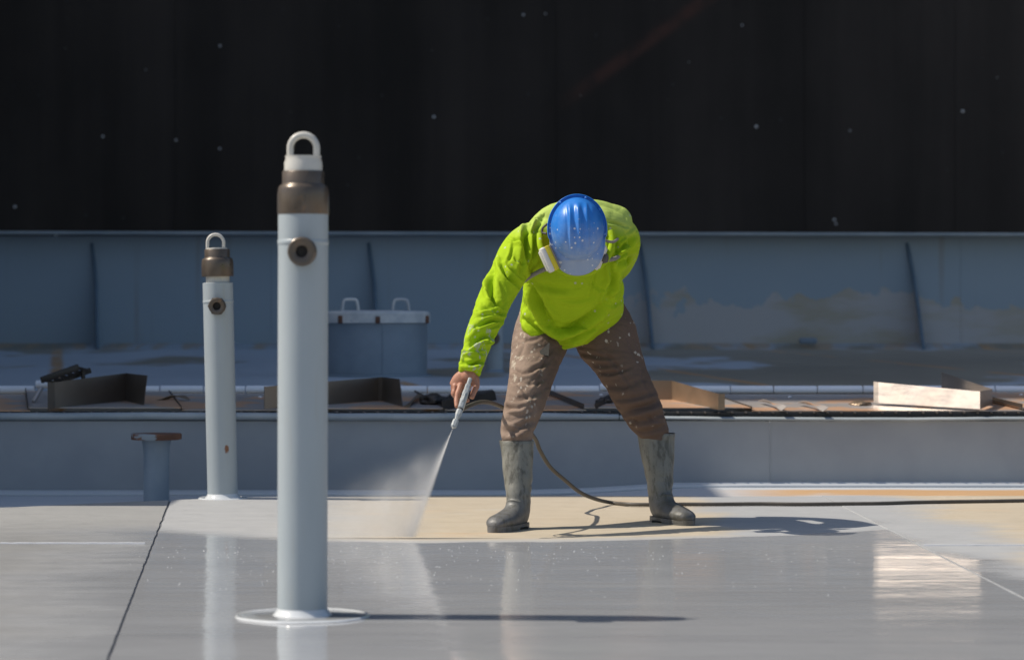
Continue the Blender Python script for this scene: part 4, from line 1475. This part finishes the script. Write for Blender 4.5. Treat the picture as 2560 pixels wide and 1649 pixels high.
tro = part("trousers", tr_me, MT["trousers"], person)
# pocket flap / black webbing tab
tab = plate_from_quads([[P(1350, 853, 12.10), P(1374, 857, 12.09), P(1371, 889, 12.04), P(1348, 884, 12.05)]], 0.006)
tab.transform(Matrix.Translation((0, -0.045, 0)))
part("webbing_tab", tab, MT["black"], tro)


# --- boots
def boot(ankle, yaw, topc, name="boot", wide=1.0):
    """local: y forward; topc: world centre of the shaft's top"""
    Rm = Matrix.Rotation(yaw, 4, 'Z')
    Mw = Matrix.Translation(ankle) @ Rm
    tl = Mw.inverted() @ topc
    H = tl.z
    def shaft(f):  # f 0 at ankle height .12 -> 1 top
        z = 0.12 + (H - 0.12) * f
        return (tl.x * f, -0.012 * (1 - f) + tl.y * f, z)
    rings = []   # centre, tilt, hw, front, back
    for f, hw, hl in ((1.0, 0.071, 0.075), (0.985, 0.0715, 0.0755), (0.93, 0.071, 0.075), (0.92, 0.0685, 0.072), (0.7, 0.066, 0.070), (0.45, 0.061, 0.066), (0.22, 0.054, 0.061), (0.05, 0.049, 0.058)):
        rings.append((shaft(f), 0, hw * (1 + (wide - 1) * f), hl, hl))
    rings += [((0, -0.008, 0.105), 14, 0.048, 0.060, 0.064), ((0, 0.0, 0.086), 32, 0.046, 0.072, 0.082), ((0, 0.014, 0.072), 50, 0.046, 0.062, 0.088),
              ((0, 0.045, 0.056), 68, 0.046, 0.048, 0.056), ((0, 0.085, 0.048), 80, 0.049, 0.042, 0.046), ((0, 0.125, 0.044), 88, 0.053, 0.036, 0.038),
              ((0, 0.165, 0.042), 92, 0.053, 0.032, 0.036), ((0, 0.20, 0.040), 96, 0.047, 0.028, 0.033), ((0, 0.222, 0.037), 100, 0.035, 0.022, 0.026), ((0, 0.236, 0.034), 100, 0.018, 0.011, 0.014)]
    seg = 32
    vs, fs = [], []
    for c, tilt, hw, hf, hb in rings:
        t = math.radians(tilt)
        a2 = Vector((0, math.cos(t), math.sin(t)))
        for k in range(seg):
            a = 2 * math.pi * k / seg
            s_ = math.sin(a)
            p = Vector(c) + Vector((1, 0, 0)) * math.cos(a) * hw + a2 * s_ * (hf if s_ > 0 else hb)
            p.z = max(p.z, 0.012)
            vs.append(p)
    n = len(rings)
    for i in range(n - 1):
        for k in range(seg):
            k2 = (k + 1) % seg
            fs.append((i * seg + k, i * seg + k2, (i + 1) * seg + k2, (i + 1) * seg + k))
    fs.append(tuple(range((n - 1) * seg, n * seg)))
    me = mesh(vs, fs, True)
    o = bpy.data.objects.new("tmp", me); COL.objects.link(o)
    so = o.modifiers.new("s", 'SOLIDIFY'); so.thickness = 0.004; so.offset = -1
    sd_ = o.modifiers.new("d", 'SUBSURF'); sd_.levels = 2; sd_.render_levels = 2
    dg = bpy.context.evaluated_depsgraph_get()
    me2 = bpy.data.meshes.new_from_object(o.evaluated_get(dg))
    bpy.data.objects.remove(o)
    me2.polygons.foreach_set("use_smooth", [True] * len(me2.polygons))
    me2.transform(Mw)
    # creases around the ankle
    co, no = get_co(me2), get_no(me2)
    zz = co[:, 2]
    cr = np.array([mnoise.noise(Vector((c_[0] * 9, c_[1] * 9, c_[2] * 34))) for c_ in co])
    wgt = np.exp(-((zz - 0.16) / 0.07) ** 2)
    co += no * (cr * wgt * 0.006)[:, None]
    co += no * (np.array([mnoise.noise(Vector(c_) * 16) for c_ in co]) * 0.0025 * (zz > 0.02))[:, None]
    set_co(me2, co)
    b = part(name, me2, MT["boot"], person)
    # sole with heel block
    pts = []
    for k in range(40):
        a = 2 * math.pi * k / 40
        y = 0.082 + 0.158 * math.sin(a)
        wdt = 0.050 if y > 0.08 else 0.043
        if 0.0 < y < 0.08:
            wdt = 0.041
        pts.append((wdt * math.copysign(abs(math.cos(a)) ** 0.65, math.cos(a)), y))
    vs, fs = [], []
    for z0, z1, sel in ((0.010, 0.024, None), (0.0, 0.011, 'heel'), (0.0, 0.011, 'ball')):
        b0 = len(vs)
        pl = pts
        if sel == 'heel':
            pl = [(x, min(y, 0.004)) for x, y in pts]
        if sel == 'ball':
            pl = [(x * 0.98, max(y, 0.075)) for x, y in pts]
        for z in (z0, z1):
            for (x, y) in pl:
                vs.append((x * 1.03, y, z))
        m_ = len(pl)
        for k in range(m_):
            k2 = (k + 1) % m_
            fs.append((b0 + k, b0 + k2, b0 + m_ + k2, b0 + m_ + k))
        fs.append(tuple(range(b0, b0 + m_))[::-1]); fs.append(tuple(range(b0 + m_, b0 + 2 * m_)))
    sm = auto_smooth(mesh(vs, fs), 40)
    sm.transform(Mw)
    part("sole", sm, MT["boot"], b)
    return b


def yaw_for(dx, dy):
    return math.atan2(-dx, dy)


aL = Vector(((1294 - 1280) * 11.76 / FPX, 11.76, 0.0))
boot(aL, yaw_for(-0.115, -0.24), P(1292, 1100, 11.85))
aR = Vector(((1655 - 1280) * 12.12 / FPX, 12.12, 0.0))
boot(aR, yaw_for(0.125, -0.24), P(1640, 1082, 12.175), wide=1.2)

# --- body (head, neck, trunk, arms, hand) as one continuous skin
def cap(a, b, ra, rb):
    return limb([(a, ra, ra), ((a + b) / 2, (ra + rb) / 2, (ra + rb) / 2), (b, rb, rb)], 3, 14)


headc = P(1443, 585, 11.70)
pieces = [ellipsoid(headc, (0.076, 0.10, 0.095)), ellipsoid(headc + Vector((0, 0.055, -0.04)), (0.058, 0.08, 0.075)),
          cap(headc + Vector((0, 0.04, -0.0)), P(1441, 585, 11.95), 0.058, 0.065),
          limb([ring_px(1430, 790, 12.25, 100, 70), ring_px(1432, 700, 12.05, 95, 60), ring_px(1438, 620, 11.95, 100, 60)]),
          # nose, chin, ears
          cap(headc + Vector((0, 0.0, -0.088)), headc + Vector((0, 0.045, -0.115)), 0.010, 0.016),
          ellipsoid(headc + Vector((0, 0.115, -0.075)), (0.035, 0.03, 0.03)),
          ellipsoid(headc + Vector((0.078, 0.04, 0.0)), (0.012, 0.03, 0.022)), ellipsoid(headc + Vector((-0.078, 0.04, 0.0)), (0.012, 0.03, 0.022)),
          limb([ring_px(1330, 610, 11.92, 30), ring_px(1240, 748, 11.71, 20), ring_px(1197, 852, 11.54, 17), ring_px(1176, 925, 11.45, 18, 15), ring_px(1172, 940, 11.44, 20, 16)], 4, 20),
          limb([ring_px(1536, 590, 12.05, 34), ring_px(1551, 648, 12.30, 26), ring_px(1470, 735, 12.45, 20)], 4, 20)]
# gripping hand: his right, knuckles to the picture's left, thumb to its right
def HP(x, y, d):   # zoom coordinates of the hand
    return P(1100 + x * 0.12987, 900 + y * 0.12987, d)
wr = HP(560, 240, 11.45)
pieces += [limb([(wr, 0.031, 0.024), (HP(500, 330, 11.455), 0.040, 0.026), (HP(420, 430, 11.46), 0.044, 0.026), (HP(350, 520, 11.46), 0.040, 0.022)], 4, 24),
           limb([(HP(600, 300, 11.45), 0.024, 0.022), (HP(665, 380, 11.44), 0.021, 0.021), (HP(690, 470, 11.43), 0.0155, 0.016)], 4, 18)]
fing = [  # MCP, PIP, DIP, tip
    ((400, 480, 11.425), (345, 640, 11.40), (320, 770, 11.385), (322, 890, 11.365), 0.0115),
    ((300, 500, 11.445), (275, 640, 11.435), (330, 730, 11.44), (450, 745, 11.46), 0.0112),
    ((262, 520, 11.475), (262, 650, 11.475), (330, 735, 11.485), (450, 735, 11.495), 0.0105),
    ((262, 540, 11.505), (285, 650, 11.505), (360, 715, 11.515), (460, 700, 11.52), 0.0095)]
for a, b, c, d, r in fing:
    A_, B_, C_, D_ = HP(*a), HP(*b), HP(*c), HP(*d)
    pieces.append(limb([(A_, r * 1.22, r * 1.15), (A_.lerp(B_, 0.5), r * 1.02, r * 1.02), (B_, r * 1.10, r * 1.08), (B_.lerp(C_, 0.5), r * 0.95, r * 0.95), (C_, r * 0.98, r * 0.98), (D_, r * 0.76, r * 0.76)], 3, 14))
T0, T1, T2, T3 = HP(680, 400, 11.44), HP(700, 500, 11.425), HP(655, 600, 11.41), HP(612, 715, 11.395)
pieces.append(limb([(T0, 0.0165, 0.0165), (T1, 0.0135, 0.0135), (T2, 0.0118, 0.0118), (T3, 0.0105, 0.0095)], 4, 14))
# knuckle tips of the fingers coming round the far side of the handle
pieces.append(limb([(HP(470, 790, 11.44), 0.009, 0.009), (HP(540, 770, 11.43), 0.0085, 0.0085)], 3, 12))
body_me = fuse(pieces, 0.0030, 3, 0.5)
body = part("body", body_me, MT["skin"], person)

# --- helmet
u = Vector((0.035, -0.994, -0.04)).normalized()
fr = Vector((0.03, 0.04, -1.0)); fr = (fr - u * fr.dot(u)).normalized()
sd = fr.cross(u).normalized()
HM = Matrix((sd, fr, u)).transposed().to_4x4()
HM.translation = P(1443, 572, 11.62)
hm_root = None


def helmet_mesh():
    nu, nv = 112, 44
    a_, b_, h_ = 0.1085, 0.128, 0.132
    vs, fs = [], []
    def surfp(ph, v):
        cz = math.sin(v * math.pi / 2); cr = math.cos(v * math.pi / 2)
        rr_ = cr ** 0.86
        return Vector((a_ * rr_ * math.cos(ph), b_ * rr_ * math.sin(ph), h_ * cz ** 0.95))
    for i in range(nv + 1):
        v = i / nv
        for k in range(nu):
            ph = 2 * math.pi * k / nu
            p = surfp(ph, min(v, 0.995))
            nrm = Vector((p.x / a_ ** 2, p.y / b_ ** 2, p.z / h_ ** 2)).normalized()
            g = lambda q, w_: math.exp(-(q / w_) ** 2)
            fade = max(0.0, min(1.0, (p.z - 0.035) / 0.04))
            fade *= max(0.0, min(1.0, (0.112 - abs(p.y)) / 0.03))
            rid = 0.0075 * g(p.x, 0.0085) - 0.003 * g(abs(p.x) - 0.017, 0.006) + 0.0060 * g(abs(p.x) - 0.034, 0.006) - 0.0025 * g(abs(p.x) - 0.047, 0.006)
            vs.append(p + nrm * rid * fade)
    for i in range(nv):
        for k in range(nu):
            k2 = (k + 1) % nu
            fs.append((i * nu + k, i * nu + k2, (i + 1) * nu + k2, (i + 1) * nu + k))
    fs.append(tuple(range(nv * nu, (nv + 1) * nu)))
    # rim and brim
    rows = [0]
    prev = list(range(nu))
    for st in range(1, 8):
        cur = []
        t = st / 7
        for k in range(nu):
            ph = 2 * math.pi * k / nu
            s_ = max(0.0, (math.sin(ph) - 0.25) / 0.75)
            ext = 0.0125 + 0.052 * (s_ * s_ * (3 - 2 * s_)) ** 0.75
            d = Vector((math.cos(ph) * a_, math.sin(ph) * b_, 0)).normalized()
            d.x *= 0.62 if s_ > 0.02 else 1.0 - 0.0 * s_
            p = surfp(ph, 0.0)
            q = p + d * ext * t
            q.z = -0.004 * math.sin(t * 3.14) + (-0.50 * ext * t * s_) + (0.004 if t > 0.8 and s_ < 0.05 else 0)
            cur.append(len(vs)); vs.append(q)
        for k in range(nu):
            k2 = (k + 1) % nu
            fs.append((prev[k], cur[k], cur[k2], prev[k2]))
        prev = cur
    me = mesh(vs, fs, True)
    o = bpy.data.objects.new("tmp", me); COL.objects.link(o)
    so = o.modifiers.new("s", 'SOLIDIFY'); so.thickness = 0.003; so.offset = -1
    dg = bpy.context.evaluated_depsgraph_get()
    me2 = bpy.data.meshes.new_from_object(o.evaluated_get(dg))
    bpy.data.objects.remove(o)
    me2.polygons.foreach_set("use_smooth", [True] * len(me2.polygons))
    return me2


hel = link("hard_hat", helmet_mesh(), MT["helmet"], person)
hel.matrix_local = Matrix.Translation(-person_loc) @ HM
for ph in (math.radians(215), math.radians(250), math.radians(305), math.radians(170)):
    l = ellipsoid((0.113 * math.cos(ph), 0.133 * math.sin(ph), 0.004), (0.006, 0.006, 0.005), seg=12)
    cl = link("rim_clip", l, MT["helmet"], hel)
    l.polygons.foreach_set("use_smooth", [True] * len(l.polygons))

# --- respirator
resp = part("respirator", fuse([ellipsoid(headc + Vector((0, 0.075, -0.105)), (0.050, 0.052, 0.045)),
                                cap(headc + Vector((-0.03, 0.075, -0.10)), P(1376, 648, 11.70), 0.026, 0.022),
                                cap(headc + Vector((0.03, 0.075, -0.10)), P(1512, 645, 11.74), 0.026, 0.022)], 0.004, 4), MT["mask"], person)


def cartridge(c, nrm, long_dir, parent):
    nrm = nrm.normalized()
    ld = (long_dir - nrm * long_dir.dot(nrm)).normalized()
    wd = nrm.cross(ld)
    Mx = Matrix((ld, wd, nrm)).transposed().to_4x4()
    Mx.translation = c
    def bx(z0, z1, sx_, sy_, bev):
        m = box((0, 0, (z0 + z1) / 2), (sx_, sy_, z1 - z0), bev, seg=3)
        m.transform(Mx)
        return m
    b = part("filter_cartridge", bx(0.004, 0.028, 0.108, 0.085, 0.008), MT["filter"], parent)
    part("filter_cap", bx(0.024, 0.034, 0.088, 0.066, 0.004), MT["filter"], b)
    part("yellow_band", bx(-0.014, 0.006, 0.106, 0.083, 0.003), MT["yellow"], b)
    part("filter_back", bx(-0.022, -0.0135, 0.104, 0.081, 0.004), MT["strap"], b)


cartridge(P(1376, 646, 11.66), Vector((-0.91, -0.06, -0.41)), Vector((0.42, 0, -0.91)), resp)
cartridge(P(1490, 640, 11.76), Vector((0.92, 0.0, -0.36)), Vector((-0.37, 0, -0.93)), resp)
part("orange_clip", box(P(1386, 628, 11.70), (0.02, 0.03, 0.035), 0.004), MT["orange"], resp)
# straps
part("strap", tube(catmull([P(1364, 672, 11.80), P(1345, 680, 11.82), P(1322, 693, 11.83), P(1304, 707, 11.86), P(1298, 716, 11.92)], 5), 0.0095, 8), MT["strap"], resp)
part("strap", tube(catmull([P(1505, 648, 11.78), P(1522, 649, 11.80), P(1538, 646, 11.83), P(1546, 640, 11.88)], 5), 0.009, 8), MT["strap"], resp)
part("strap", tube(catmull([P(1512, 600, 11.76), P(1522, 604, 11.77), P(1535, 604, 11.79), P(1544, 597, 11.82)], 5), 0.006, 8), MT["strap"], resp)
part("strap", tube(catmull([P(1368, 560, 11.78), P(1357, 570, 11.79), P(1356, 581, 11.79), P(1366, 584, 11.78)], 5), 0.005, 8), MT["mask"], resp)

# ================================================================== SPRAY GUN
G0, G1 = HP(575, 375, 11.40), HP(390, 940, 11.33)
gax = (G1 - G0).normalized()
gun = thing("spray_gun", HP(480, 650, 11.37), "paint-crusted airless spray gun held low in the worker's hand", "spray gun")
gq = gax.to_track_quat('Z', 'Y')
side = gax.cross(Vector((0, 1, 0))).normalized()
bk = side.cross(gax).normalized()
if bk.y < 0:
    bk = -bk
def gp(t, s=0.0, d=0.0):
    return G0 + gax * t + side * s + bk * d
L = (G1 - G0).length
def gbox(t0, t1, w_, d_, bev, off=0.0, do=0.0):
    Mx = Matrix((side, bk, gax)).transposed().to_4x4()
    Mx.translation = gp((t0 + t1) / 2, off, do)
    m = box((0, 0, 0), (w_, d_, t1 - t0), bev, seg=2)
    m.transform(Mx)
    return m
part("rear_block", gbox(-0.004, 0.034, 0.0165, 0.03, 0.005), MT["gun"], gun)
part("body", joined([gbox(0.026, L * 0.62, 0.0215, 0.032, 0.005), gbox(L * 0.45, L, 0.0235, 0.030, 0.007)]), MT["gun"], gun)
part("side_screw", lathe([(0.006, 0), (0.006, 0.008), (0.003, 0.010)], gp(0.058, 0.0, 0), -side if side.x > 0 else side, 10), MT["gun"], gun)
for s_ in (-1,):
    part("guard_ridge", gbox(L * 0.5, L * 0.8, 0.006, 0.010, 0.002, 0.0, -0.017), MT["gun"], gun)
part("handle", tube([gp(0.05, 0, 0.01), gp(0.06, 0, 0.06), gp(0.075, 0, 0.13)], [0.013, 0.0145, 0.014], 14), MT["gun"], gun)
part("trigger", tube(catmull([gp(0.085, 0, 0.012), gp(0.10, 0, 0.035), gp(0.098, 0, 0.07)], 5), 0.005, 8), MT["gun"], gun)
part("trigger_guard", tube(catmull([gp(0.118, 0, 0.012), gp(0.132, 0, 0.05), gp(0.115, 0, 0.10), gp(0.085, 0, 0.125)], 6), 0.0035, 8), MT["gun"], gun)
# swivel, tip guard and tip follow a slightly bent axis towards the nozzle
N0, N1 = G1, HP(245, 1318, 11.285)
nax = (N1 - N0).normalized()
NL = (N1 - N0).length
part("joint_ring", lathe([(0.0125, 0), (0.0125, 0.004)], N0 - nax * 0.001, nax, 20), MT["rubber"], gun)
part("swivel", lathe([(0.0125, 0.004), (0.0138, 0.012), (0.0135, 0.022), (0.011, NL * 0.36), (0.0075, NL * 0.50), (0.0068, NL * 0.56)], N0, nax, 8, deg=20), MT["gun"], gun)
part("tip_guard", lathe([(0.0085, NL * 0.53), (0.0122, NL * 0.58), (0.0132, NL * 0.70), (0.0125, NL * 0.88), (0.009, NL * 0.93)], N0, nax, 8, deg=20), MT["gun"], gun)
part("nozzle_tip", lathe([(0.005, NL * 0.90), (0.0042, NL * 0.98), (0.0018, NL)], N0, nax, 12), MT["whitecap"], gun)

# ================================================================== HOSE
h0 = gp(0.075, 0, 0.128)
hp = [h0] + [P(px, py, D) for px, py, D in ((1205, 1004, 11.72), (1256, 1018, 12.05), (1300, 1055, 12.3), (1336, 1093, 12.5), (1351, 1127, 12.58),
                                            (1376, 1167, 12.68), (1413, 1200, 12.78), (1449, 1229, 12.90), (1487, 1246, 13.02))]
for px, py in ((1529, 1255), (1573, 1259), (1627, 1260), (1700, 1259), (1790, 1259), (1900, 1258), (2000, 1259), (2100, 1258), (2200, 1257), (2300, 1254), (2430, 1252), (2560, 1250), (2750, 1246)):
    q = G(px, py + 2, 0.009)
    q.z = 0.0115
    hp.append(q)
hose_me = tube(catmull(hp, 8), 0.0088, 12)
solo("paint_hose", hose_me, MT["hose"], "brown-black paint hose trailing from the spray gun across the deck", "hose", Vector((0.8, 13.1, 0.0)))

# ================================================================== PAINT SPRAY (fine droplets in the air)
tip = N1.copy()
hit = G(1028, 1345, 0.0)
lx_ = (hit - tip).normalized()
LEN = (hit - tip).length
ly_ = Vector((-1, 0, 0)); ly_ = (ly_ - lx_ * ly_.dot(lx_)).normalized()
lz_ = lx_.cross(ly_)
SM = Matrix((lx_, ly_, lz_)).transposed().to_4x4()
SM.translation = tip
# wedge: thin at the tip, widening; clipped by the deck
def spray_mesh():
    bm = bmesh.new()
    vs = []
    n = 14
    inv = SM.inverted()
    sect = []
    for i in range(n + 1):
        t = 0.004 + (LEN * 1.45) * i / n
        th = 0.003 + 0.075 * t
        wd = 1.30 * t + 0.004
        sect.append([(t, -0.07 * t - 0.002, -th), (t, wd, -th), (t, wd, th), (t, -0.07 * t - 0.002, th)])
    verts = [[bm.verts.new(p) for p in s] for s in sect]
    for i in range(n):
        for k in range(4):
            bm.faces.new((verts[i][k], verts[i][(k + 1) % 4], verts[i + 1][(k + 1) % 4], verts[i + 1][k]))
    bm.faces.new(verts[0][::-1]); bm.faces.new(verts[-1])
    # cut off below the deck
    pl_co = inv @ Vector((0, 0, 0.006)); pl_no = (inv.to_3x3() @ Vector((0, 0, 1))).normalized()
    r = bmesh.ops.bisect_plane(bm, geom=list(bm.verts) + list(bm.edges) + list(bm.faces), plane_co=pl_co, plane_no=pl_no, clear_inner=True)
    edges = [e for e in r["geom_cut"] if isinstance(e, bmesh.types.BMEdge)]
    bmesh.ops.holes_fill(bm, edges=edges, sides=0)
    bmesh.ops.recalc_face_normals(bm, faces=bm.faces)
    me = bpy.data.meshes.new("spray")
    bm.to_mesh(me); bm.free()
    return me


def mat_spray():
    n = NT("paint_mist")
    n.t.nodes.remove(n.b)
    p = n.obj()
    X, Y, Z = n.xyz(p)
    u_ = n.math('MAXIMUM', X, 0.01)
    ratio = n.math('DIVIDE', Y, u_)
    core = n.math('POWER', 2.718, n.math('MULTIPLY', n.math('ABSOLUTE', ratio), -18.0))
    edge_ = n.ss(ratio, -0.065, 0.03)
    cut = n.math('MULTIPLY', n.ss(ratio, 1.2, 0.1), n.ss(ratio, 1.3, 0.0))
    fogn = n.noise(n.map(p, (3, 5, 5)), 2.0, 4, 0.55)
    fog = n.math('MULTIPLY', cut, n.lerp(fogn, 0.3, 0.7, 0.3, 1.0))
    invr = n.math('DIVIDE', 1.0, n.math('ADD', u_, 0.03))
    d1 = n.math('MULTIPLY', n.math('MULTIPLY', core, invr), 17.0)
    d2 = n.math('MULTIPLY', n.math('MULTIPLY', fog, n.math('MULTIPLY', n.ss(X, 0.02, 0.22), n.ss(X, 0.75, 0.3))), 30.0)
    zz = n.math('DIVIDE', n.math('ABSOLUTE', Z), n.math('ADD', n.math('MULTIPLY', u_, 0.075), 0.003))
    d = n.math('MULTIPLY', n.math('MULTIPLY', n.math('ADD', d1, d2), edge_), n.ss(zz, 1.0, 0.3))
    v = n.node("ShaderNodeVolumeScatter", {"Color": (0.93, 0.93, 0.92, 1), "Density": d, "Anisotropy": 0.15})
    n.t.links.new(v.outputs[0], n.out.inputs["Volume"])
    return n.m


sp = link("paint_spray", spray_mesh(), mat_spray())
sp.matrix_world = SM
sp["kind"] = "stuff"
sp["label"] = "fan of fine grey paint mist leaving the spray gun tip"
sp["category"] = "spray"

# droplets lying on the wet coat
vs, fs = [], []
for i in range(420):
    px = random.uniform(330, 2150) if i % 3 else random.gauss(900, 260)
    py = 1365 + abs(random.gauss(0, 55))
    q = G(px, py, 0.0)
    if seamL(q.y) - 0.02 < q.x < seamL(q.y) + 0.02 or q.y < 8.8 or not (-2.2 < q.x < 2.2):
        continue
    r = random.uniform(0.0008, 0.0021)
    b = len(vs)
    for k in range(6):
        a = k * math.pi / 3
        vs.append((q.x + r * math.cos(a), q.y + r * math.sin(a), 0.001))
    for k in range(6):
        a = k * math.pi / 3
        vs.append((q.x + r * 0.6 * math.cos(a), q.y + r * 0.6 * math.sin(a), 0.001 + r * 0.8))
    vs.append((q.x, q.y, 0.001 + r))
    for k in range(6):
        k2 = (k + 1) % 6
        fs.append((b + k, b + k2, b + 6 + k2, b + 6 + k))
        fs.append((b + 6 + k, b + 6 + k2, b + 12))
dr = link("paint_droplets", mesh(vs, fs, True), MT["wetwhite"])
dr["kind"] = "stuff"
dr["label"] = "scatter of tiny white paint droplets on the wet deck coat"
dr["category"] = "paint"
